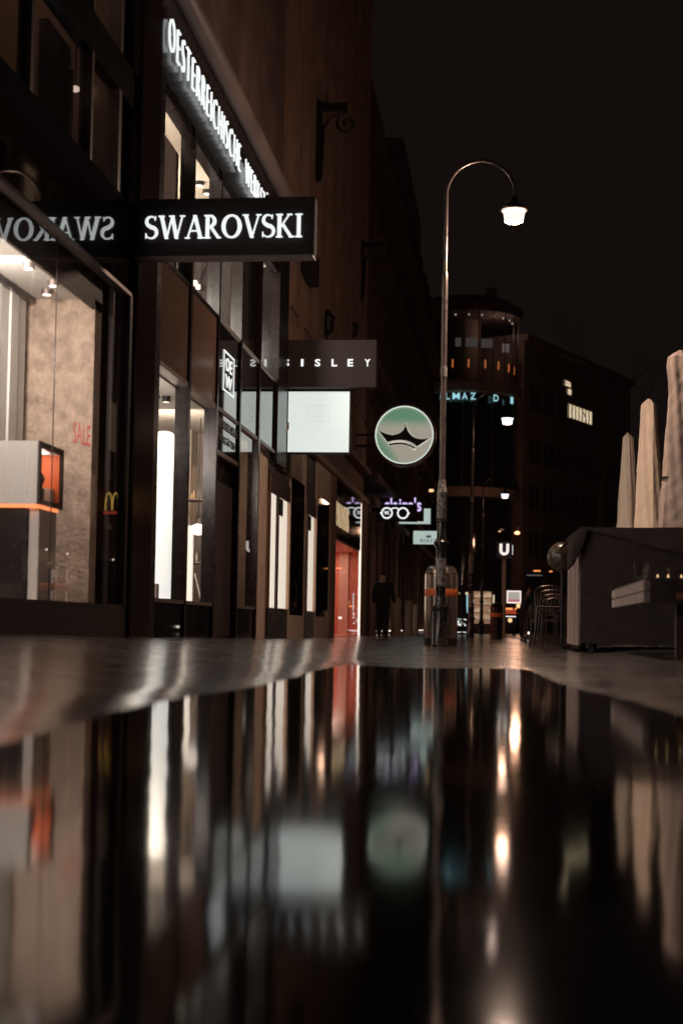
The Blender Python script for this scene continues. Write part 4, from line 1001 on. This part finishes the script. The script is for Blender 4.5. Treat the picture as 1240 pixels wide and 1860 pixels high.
def parasol(X, Y, zt, rt, rb, zb, label, m, seg=36, folds=8, tie=True, group='closed parasols'):
    z0 = gz(X,Y)
    o = thing('closed_parasol', label, 'parasol', (X,Y,z0), group)
    ph = X*7+Y
    def fold(a, z):
        q = 1-.16*abs(math.sin(2.5*a+ph+.25*math.sin(z*1.3+ph)))**.7+.05*math.cos(3*a+z*1.1+ph)+.03*math.cos(9*a+z*3.1+ph)*sm(0,1,z)
        return q+.012*math.sin(z*14+5*a+ph)+.010*math.sin(z*23-7*a)
    zs_ = None
    H = zt-zb
    zz = [(0,rb*.92),(.02,rb*1.0),(.12*H,rb*1.0),(.30*H,rb*.90),(.40*H,rb*.80),(.44*H,rb*.78),(.60*H,rb*.72),(.80*H,rb*.56),(.93*H,rt*1.08),(.965*H,rt),(.985*H,rt*.55),(H,rt*.12)]
    fine = []
    for (za_, ra_), (zb_2, rb_2) in zip(zz[:-1], zz[1:]):
        n_ = max(1, int((zb_2-za_)/.06))
        fine += [(za_+(zb_2-za_)*q/n_, ra_+(rb_2-ra_)*q/n_) for q in range(n_)]
    fine.append(zz[-1])
    MB().lathe((X,Y,zb), fine, seg*2, fold).build('canopy', m, o, smooth=True)
    if tie: MB().lathe((X,Y,zb+.41*H), [(0,rb*.83),(.03,rb*.83)], seg, fold).build('tie_strap', M['iron'], o)
    MB().tube([(X,Y,z0+.1),(X,Y,zb+.05)], .03, 10).build('pole', M['greymetal'], o, smooth=True)
    MB().lathe((X,Y,z0), [(0,.3),(.06,.3),(.1,.08)], 20).build('base', M['iron'], o, smooth=True)
    return o
for (pc, pt, Y, rt, rb, m_, lb, tie) in ((1236,636,22.2,.22,.37,'canvasdark','nearest closed parasol, grey brown, cut off by the photo edge',True),
                                    (1178,724,25.8,.145,.32,'canvas','middle closed parasol in the palest beige canvas',False),
                                    (1139,786,29.5,.115,.27,'canvas','shortest looking closed parasol left of the other two',False)):
    q = wy(pc, pt, Y); X = q.x
    if pc == 1139: X = wy(1139, 860, Y).x
    parasol(X, Y, q.z, rt, rb, 1.25, lb, M[m_], tie=tie)
p = wy(839,1120,62)
parasol(p.x, 62, wy(839,1062,62).z, .08, .21, .7, 'small dark closed parasol beyond the steel bin', M['tarp'], tie=False, group=None)

Yv = 57; a, b = wy(915,1130,Yv), wy(938,1130,Yv); z = gz(a.x,Yv)
o = thing('vendor_cart', 'dark cart with red canopy and round amber lamp', 'cart', ((a.x+b.x)/2,Yv,z))
MB().box(a.x, b.x, Yv, Yv+.9, z+.18, z+.74).build('body', M['iron'], o, bevel=.02)
MB().prism([(0,0),(b.x-a.x,0),(b.x-a.x-.06,.16),(.06,.16)], (a.x,Yv-.05,wy(925,1115,Yv).z), (1,0,0), (0,0,1), (0,1.0,0)).build('canopy', emit('red_lit_canopy', (.9,.12,.05), .35), o)
MB().box(a.x+.02, b.x-.03, Yv-.02, Yv-.001, z+.76, z+.80).build('front_rail', M['e_white'], o)
q = wy(926,1127,Yv); MB().ball((q.x,Yv-.06,q.z), .085, 12, 8).build('lamp', M['e_amber'], o)
for xx in (a.x+.05, b.x-.05):
    MB().tube([(xx,Yv+.1,z+.80),(xx,Yv+.1,wy(925,1115,Yv).z)], .02, 6).build('post', M['iron'], o)
    m = MB(); n0 = len(m.v); m.tube([(xx-.02,Yv+.4,z+.2),(xx+.02,Yv+.4,z+.2)], .2, 18); m.build('wheel', M['iron'], o)

# ------------------------------------------------------------------ covered stall, ball, chairs and plank table on the right
sx0, sy0, sy1 = .955, 18.0, 20.8; zt = wy(1120, 962, sy0).z
st = thing('market_stall', 'closed dark market stall under a drooping tarpaulin', 'stall', (2.2,19.4,gz(2,19)))
zg = .045
MB().box(sx0+.03, 4.4, sy0, sy1, zg+.09, zt-.02).build('body', M['stallwood'], st)
for k in range(4): MB().box(sx0-.004*(k % 2), sx0+.028, sy0+.01+.70*k, sy0+.66+.70*k, zg+.06, zt-.03).build('side_board', M['plank'], st)
for (x, y) in ((sx0+.2,sy0+.2),(sx0+.2,sy1-.2),(4.1,sy0+.2)): MB().tube([(x,y,gz(x,y)-.01),(x,y,zg+.10)], .05, 10).build('foot', M['iron'], st)
tp = MB(); nu, nv = 46, 30
for j in range(nv+1):
    for i in range(nu+1):
        u = i/nu; v = j/nv
        x = sx0-.14+u*(4.6-sx0+.14); y = sy0-.10+v*(sy1-sy0+.2)
        dx = max(0, (sx0+.02)-x); dy = max(0, (sy0+.0)-y)
        z = zt+.02+.008*math.sin(x*5+y*3)
        z -= .9*dx+.0*dy
        z -= .0
        tp.v.append(Vector((x, y, z)))
for j in range(nv):
    for i in range(nu):
        k = j*(nu+1)+i; tp.f.append((k,k+1,k+nu+2,k+nu+1))
n0 = len(tp.v)
# hanging front skirt: a swag that is long at the corner, short in the middle
for j in range(9):
    for i in range(nu+1):
        u = i/nu; x = sx0-.14+u*(4.6-sx0+.14); s_ = (x-sx0)
        drop = .36*math.exp(-(max(0,s_)/.045)**2) + .03 + .30*sm(0.0,1.5,s_) + .03*abs(math.sin(x*3.1))
        v = j/8
        tp.v.append(Vector((x, sy0-.10-.03*math.sin(x*9+v*2)*v-.02*v, zt+.02-(.9*max(0,sx0+.02-x))-drop*v)))
for j in range(8):
    for i in range(nu):
        k = n0+j*(nu+1)+i; tp.f.append((k,k+1,k+nu+2,k+nu+1))
o = tp.build('tarpaulin', M['tarp'], st, smooth=True); sd = o.modifiers.new('thick', 'SOLIDIFY'); sd.thickness = .008
q = wy(1021, 1012, 21.4); zb_ = gz(q.x,21.4)
o = thing('ball_on_post', 'dark glossy ball with pale patches at the stall corner', 'ball', (q.x,21.4,zb_))
MB().ball((q.x,21.4,q.z), .225, 28, 16).build('ball', M['ball'], o, smooth=True)
MB().tube([(q.x,21.4,zb_),(q.x,21.4,q.z-.2)], .025, 10).build('post', M['iron'], o)
MB().lathe((q.x,21.4,zb_), [(0,.14),(.03,.14),(.05,.04)], 18).build('base', M['iron'], o)
# chairs: stacked, each a thing
def make_chair(loc, label):
    x, y, z = loc
    o = thing('stacked_chair', label, 'chair', loc, 'metal chairs stacked beside the stall')
    T = lambda a, b, c: (x+a, y+b, z+c)
    sp = MB(); sp.box(x-.20, x+.20, y-.20, y+.20, z+.43, z+.455); sp.build('seat', M['wicker'], o, bevel=.012)
    for sx_ in (-1, 1):
        MB().tube([T(sx_*.22,-.24,0),T(sx_*.19,-.19,.43)], .013, 8).build('leg', M['chair'], o, smooth=True)
        MB().tube([T(sx_*.22,.28,0),T(sx_*.19,.20,.43)], .013, 8).build('leg', M['chair'], o, smooth=True)
    arc = [T(-.20,.20,.43),T(-.215,.25,.66)] + [T(.215*math.cos(R(180-15*i)), .27+.02*math.sin(R(15*i)), .68+.10*math.sin(R(15*i))) for i in range(0,13)] + [T(.215,.25,.66),T(.20,.20,.43)]
    MB().tube(arc, .013, 8).build('back_frame', M['chair'], o, smooth=True)
    bk = MB()
    for i in range(7):
        xx = -.18+.06*i; bk.bar(T(xx,.235,.56),T(xx,.265,.68+.085*math.sqrt(max(0,1-(xx/.21)**2))), .05, .006)
    bk.build('backrest', M['wicker'], o)
    return o
cb = wy(1008, 1165, 22.6); cz_ = gz(cb.x,22.6)
c0 = make_chair((cb.x,22.6,cz_), 'lowest of the stacked metal chairs left of the stall')
for k, (dx, lb) in enumerate(((-.015,'second chair up in the metal chair stack'), (-.03,'third chair up in the metal chair stack'), (-.045,'fourth chair up in the metal chair stack'))):
    copy_tree(c0, (cb.x+dx-.03*k, 22.6-.05*(k+1), cz_+.065*(k+1)), lb)
cb2 = wy(985, 1165, 24.4)
copy_tree(c0, (cb2.x,24.4,gz(cb2.x,24.4)), 'single metal chair standing on the left of the chair stack')

# plank table, close and blurred
ty0, ty1, txl = 13.0, 16.6, 1.27
tt = wy(1160, 1054, ty0).z
tb_ = thing('plank_table', 'pale plank table reaching in from the edge beside the stall', 'table', (2.2,14.8,gz(2,14.8)))
th = .095
for k in range(2):
    z1 = tt-k*(th+.008)
    MB().box(txl, txl+.06, ty0, ty1, z1-th, z1-.001).build('side_plank', M['plank'], tb_, bevel=.006)
    MB().box(txl-.006, txl-.0005, ty1-.45, ty1-.02, z1-th+.004, z1-.004).build('end_plate', M['whitewall'], tb_)
    MB().box(txl+.061, 3.4, ty0+.002, ty0+.06, z1-th, z1-.001).build('front_plank', M['plankdark'], tb_, bevel=.006)
MB().box(txl+.02, 3.4, ty0+.02, ty1-.02, tt, tt+.022).build('tabletop', M['plankdark'], tb_)
for (x, y) in ((1.62,13.3),(3.2,13.3),(2.02,16.3),(3.2,16.3)):
    MB().box(x-.03, x+.15, y-.06, y+.06, gz(x,y)-.01, tt-.205).build('leg', M['plankdark'], tb_)
tz = tt+.022
def glassware(px, r, h, Y, label, m=None):
    X = wy(px, 1040, Y).x
    o = thing('glass_tumbler', label, 'glass', (X,Y,tz), 'glasses on the plank table')
    MB().lathe((X,Y,tz), [(0,r*.75),(.012,r*.78),(h,r),(h-.001,r*.93),(.02,r*.7)], 20).build('bowl', m or glass('tumbler_glass', (.9,.88,.86), .02, 1.5), o, smooth=True)
    return o
glassware(1164, .075, .15, 13.5, 'slim clear tumbler near the corner of the plank table')
glassware(1232, .11, .13, 13.9, 'wide clear glass jar at the edge of the photo on the table')
for px, lb in ((1194,'small candle glow left of the glass jar'), (1213,'faint candle between the two clear glasses'), (1237,'candle glow inside reach of the wide jar')):
    X = wy(px, 1050, 13.3).x
    o = thing('tea_light', lb, 'candle', (X,13.3,tz), 'candles on the plank table')
    MB().lathe((X,13.3,tz), [(0,.026),(.016,.026)], 14).build('cup', M['greymetal'], o)
    MB().lathe((X,13.3,tz+.016), [(0,.006),(.012,.009),(.03,.002)], 10).build('flame', M['e_amber'], o)
tag(MB().box(wy(1228,1082,ty0).x, wy(1260,1082,ty0).x, ty0-.012, ty0-.001, wy(1230,1088,ty0).z, wy(1230,1077,ty0).z).build('price_tag', mat('orange_card', (.55,.24,.10), .6), origin=(1.62,ty0,.6)), 'small orange card fixed on the front of the plank table', 'card')

# ------------------------------------------------------------------ people
def skin_mesh(name, m, parent, pts, edges, root=0, sub=2, origin=None):
    L = Vector(parent.location)
    me = bpy.data.meshes.new(name); me.from_pydata([Vector(p[:3])-L for p in pts], edges, [])
    o = bpy.data.objects.new(name, me); COL.objects.link(o); o.parent = parent
    me.materials.append(m)
    sk = o.modifiers.new('skin', 'SKIN'); sk.use_smooth_shade = True
    d = me.skin_vertices[0].data
    for i, p in enumerate(pts):
        r = p[3]; d[i].radius = (r, r) if not isinstance(r, tuple) else r
        d[i].use_root = (i == root)
    s = o.modifiers.new('sub', 'SUBSURF'); s.levels = sub; s.render_levels = sub
    return o
def person(X, Y, rot, label, lean, stride, coat, legsm, heads, height=1.72, arms=None):
    z0 = gz(X,Y); k = height/1.75
    o = thing('person', label, 'person', (X,Y,z0))
    cs_, sn_ = math.cos(rot), math.sin(rot)
    def T(x, y, z, r):                      # x right, y forward (walking direction)
        y2 = y + max(0, z-.92)*math.tan(lean)
        zz = z if z < .92 else .92+(z-.92)*math.cos(lean)
        return (X+k*(x*cs_-y2*sn_), Y+k*(x*sn_+y2*cs_), z0+k*zz, tuple(q*k for q in r) if isinstance(r, tuple) else r*k)
    s1, s2 = stride
    # body: one continuous figure with five-fingered hands
    P = [T(0,0,.94,(.13,.10)), T(0,0,1.12,(.125,.095)), T(0,.01,1.32,(.15,.105)), T(0,0,1.45,(.11,.07)), T(0,.01,1.53,.052), T(0,.03,1.62,(.072,.085)), T(0,.03,1.71,(.068,.08))]
    E = [(0,1),(1,2),(2,3),(3,4),(4,5),(5,6)]
    arms = arms or {-1: ((-.22,.02,1.40),(-.28,.04,1.12),(-.27,.14,.88)), 1: ((.22,.0,1.40),(.31,-.04,1.13),(.36,-.02,.88))}
    Aw = {}
    for s in (-1, 1):
        a, b, c = arms[s]; n = len(P)
        P += [T(*a,.052), T(*b,.042), T(*c,.03)]
        d = (Vector(c)-Vector(b)).normalized(); pa = Vector(c)+d*.07
        P.append(T(*pa,(.036,.02)))
        E += [(2,n),(n,n+1),(n+1,n+2),(n+2,n+3)]
        for q in range(4):
            f1 = pa+d*.045+Vector((0,(q-1.5)*.02,0)); f2 = f1+d*(.05-.006*abs(q-1.5))+Vector((-s*.012,0,0))
            m0 = len(P); P += [T(*f1,.010), T(*f2,.008)]; E += [(n+3,m0),(m0,m0+1)]
        t1 = Vector(c)+d*.04+Vector((-s*.01,.045,0)); m0 = len(P); P += [T(*t1,.011), T(*(t1+d*.035),.008)]; E += [(n+2,m0),(m0,m0+1)]
    for s, st_ in ((-1,s1),(1,s2)):
        n = len(P); hip = (.09*s,0,.88); kn = (.10*s,st_*.5+.03,.50); an = (.10*s,st_,.09)
        P += [T(*hip,.085), T(*kn,.058), T(*an,.042), T(.105*s,st_+.14,.035,(.042,.03))]
        E += [(0,n),(n,n+1),(n+1,n+2),(n+2,n+3)]
    skin_mesh('body', M['skin'], o, P, E)
    # hair
    skin_mesh('hair', heads, o, [T(0,.0,1.62,(.075,.06)), T(0,.005,1.70,(.082,.085)), T(0,.02,1.745,(.065,.07))], [(0,1),(1,2)])
    # coat with sleeves
    C = [T(0,0,.70,(.215,.17)), T(0,0,.96,(.20,.15)), T(0,.0,1.18,(.185,.14)), T(0,.005,1.36,(.185,.135)), T(0,0,1.49,(.10,.09))]
    CE = [(0,1),(1,2),(2,3),(3,4)]
    for s in (-1, 1):
        a, b, c = arms[s]; n = len(C); c2 = Vector(b).lerp(Vector(c), .95)
        C += [T(*a,.078), T(*b,.064), T(*c2,.05)]; CE += [(3,n),(n,n+1),(n+1,n+2)]
    skin_mesh('coat', coat, o, C, CE)
    Lg = [T(0,0,.86,(.15,.12))]; LE = []
    for s, st_ in ((-1,s1),(1,s2)):
        n = len(Lg); Lg += [T(.095*s,.0,.80,.105), T(.10*s,st_*.5+.02,.50,.082), T(.10*s,st_-.01,.06,.07)]; LE += [(0,n),(n,n+1),(n+1,n+2)]
    skin_mesh('trousers', legsm, o, Lg, LE)
    for s, st_ in ((-1,s1),(1,s2)):
        skin_mesh('shoe', M['leather'], o, [T(.105*s,st_-.04,.05,.05), T(.105*s,st_+.09,.042,(.05,.04)), T(.105*s,st_+.18,.035,(.045,.032))], [(0,1),(1,2)])
    return o
q = wy(694, 1150, 36.0)
person(q.x, 36.0, 0, 'black clothed person walking away in the middle of the street', R(3), (.20,-.16), M['cloth'], M['cloth'], M['hair'], 1.70,
       arms={-1: ((-.19,.02,1.39),(-.25,.0,1.13),(-.24,.10,.90)), 1: ((.19,.0,1.39),(.27,-.06,1.13),(.32,-.10,.90))})
q = wy(950, 1150, 43.0)
person(q.x, 43.0, R(-60), 'person in dark blue bending forward beside the chairs', R(16), (.0,.10), M['bluecloth'], M['bluecloth'], M['redcloth'], 1.60,
       arms={-1: ((-.22,.02,1.38),(-.24,.22,1.16),(-.16,.42,1.08)), 1: ((.22,.02,1.38),(.24,.20,1.14),(.16,.40,1.04))})

# ------------------------------------------------------------------ bare trees
def bare_tree(X, Y, H, seed, label):
    rnd = random.Random(seed); z0 = gz(X,Y)
    o = thing('bare_tree', label, 'tree', (X,Y,z0), 'leafless trees on the square')
    tr = MB(); br = MB()
    pts = [(X+.12*math.sin(i*.9+seed), Y, z0+H*.8*i/8) for i in range(9)]
    tr.tube(pts, [.16-.014*i for i in range(9)], 10)
    tr.build('trunk', M['bark'], o, smooth=True)
    def grow(p, d, l, r, dep):
        q = p+d*l; mid = p+d*l*.5+Vector((rnd.uniform(-.1,.1),rnd.uniform(-.1,.1),rnd.uniform(-.05,.1)))*l*.4
        br.tube([p,mid,q], [r,r*.8,r*.55], 5)
        if dep:
            for _ in range(3 if dep > 1 else 2):
                nd = (d+Vector((rnd.uniform(-.7,.7),rnd.uniform(-.7,.7),rnd.uniform(-.15,.55)))).normalized()
                grow(q if rnd.random() < .6 else mid, nd, l*rnd.uniform(.55,.8), r*.55, dep-1)
    for i in range(3, 9):
        for _ in range(2):
            a = rnd.uniform(0,6.28)
            grow(Vector(pts[i]), Vector((math.cos(a),math.sin(a),rnd.uniform(.5,1.1))).normalized(), H*rnd.uniform(.10,.17), .05-.004*i, 3)
    br.build('crown', M['bark'], o)
for (px, Y, H, sd, lb) in ((1088,58,13.5,3,'bare slender tree left of the closed parasols'), (1040,84,13,8,'faint bare tree standing before the lit attic windows')):
    bare_tree(wy(px,1000,Y).x, Y, H, sd, lb)

# ------------------------------------------------------------------ the other side of the square: seen mirrored in the shop glass and the puddle
ob = thing('opposite_building', 'lit building across the street, seen mirrored in the black shop glass', 'building', (9.5, 38, 0))
MB().box(9.5, 15, 6, 66, 0, 19).build('wall', M['stone'], ob)
ro = random.Random(9)
for z in (4.6, 8.2, 11.8, 15.2):
    for y in frange(7.2, 64, 3.1):
        f = MB().box(9.40, 9.499, y-.12, y, z-.1, z+2.2).box(9.40, 9.499, y+1.3, y+1.42, z-.1, z+2.2).box(9.34, 9.499, y-.2, y+1.5, z+2.202, z+2.4).build('window', M['palestone'], ob)
        k = ro.random()
        MB().box(9.46, 9.499, y+.001, y+1.299, z, z+2.2).build('pane', M['e_dimwarm'] if k < .16 else M['farglass'], f)
for y in frange(6.6, 63, 4.2):
    k = ro.random()
    MB().box(9.44, 9.499, y, y+3.3, .5, 3.1).build('shop_pane', M['e_dimwarm'] if k < .35 else M['farglass'], ob)
    for q in range(ro.choice((0,0,1,2))): MB().ball((9.36, y+3*ro.random(), 1.2+2*ro.random()), .05, 8, 6).build('bulb', M['e_spot'], ob)
    MB().box(9.36, 9.499, y+3.4, y+4.1, 0, 3.9).build('pier', M['palestone'], ob)

# arched golden sign and a round clock on the other side, mirrored in the glass of the jewellery shop
gs = thing('arch_sign', 'golden double arch sign on a red base across the street', 'sign', (8.9, 62, 5.2))
am = MB()
for c in (-.16, .16):
    am.tube([(8.9+c+.15*math.cos(R(180-10*i)), 62, 5.3+.78*math.sin(R(10*i))**.8) for i in range(19)], .035, 8)
am.build('arches', emit('golden_arches', (1,.62,.12), .9), gs)
MB().box(8.5, 9.3, 61.97, 62.03, 5.12, 5.26).build('base_strip', emit('red_sign_base', (.9,.10,.06), .5), gs)
MB().box(9.3, 9.5, 61.95, 62.05, 5.15, 5.25).build('bracket_arm', M['iron'], gs)

for k, (px, py, Y, w_, h_, m_, lb) in enumerate(((970,1045,92,1.0,.05,'e_dim','thin pale light line over the far dark shop entrance'), (975,1037,94,.45,.08,'e_oran','short orange red light above the pale line on the far shop'), (1000,1038,95,.20,.08,'e_oran','tiny orange red light left of the stall ball'),
        (868,1092,88,.9,.35,'e_amber','amber lit shop sign behind the kiosk'), (885,1120,86,.35,.8,'e_cream','cream lit doorway far behind the kiosk'), (926,1106,84,.75,.10,'e_oran','long orange red light above the amber lamp of the cart'), (948,1128,86,.2,.12,'e_spot','small white light beside the person in dark blue'), (960,1150,40,.10,.06,'e_spot','small white light low on the ground near the chairs'))):
    p = wy(px, py, Y)
    o = thing('lit_sign', lb, 'light', (p.x,Y,p.z))
    MB().box(p.x-w_/2, p.x+w_/2, Y, Y+.05, p.z-h_/2, p.z+h_/2).build('lit_face', M[m_], o)
    MB().box(p.x-w_/2-.03, p.x+w_/2+.03, Y+.052, Y+.12, gz(p.x,Y), p.z+h_/2+.03).build('backing', M['iron'], o)

for px, Y, lb in ((966,36,'farthest loose metal chair beside the person in dark blue'), (974,31,'loose metal chair between the person in dark blue and the chair stack'), (991,27,'loose metal chair tucked just behind the chair stack')):
    p = wy(px, 1160, Y); copy_tree(c0, (p.x, Y, gz(p.x,Y)), lb)['group'] = 'loose metal chairs of the terrace'
for px, py, Y, w_, h_, m_, lb in ((842,1078,80,.5,.12,'e_cream','cream light over the small dark parasol'), (880,1076,82,.7,.10,'e_oran','orange light strip just above the kiosk roof'), (907,1124,70,.22,.5,'e_amber','amber lit panel right of the small dark bin'), (857,1092,72,.16,.16,'e_pinkw','small pink white light on the middle lamp post line'), (893,1098,90,.3,1.2,'e_cream','narrow cream lit doorway right of the kiosk'), (943,1100,88,.35,.3,'e_amber','amber light beside the pinkish poster case')):
    p = wy(px, py, Y)
    o = thing('lit_sign', lb, 'light', (p.x,Y,p.z))
    MB().box(p.x-w_/2, p.x+w_/2, Y, Y+.05, p.z-h_/2, p.z+h_/2).build('lit_face', M[m_], o)
    MB().box(p.x-w_/2-.03, p.x+w_/2+.03, Y+.052, Y+.12, gz(p.x,Y), p.z+h_/2+.03).build('backing', M['iron'], o)
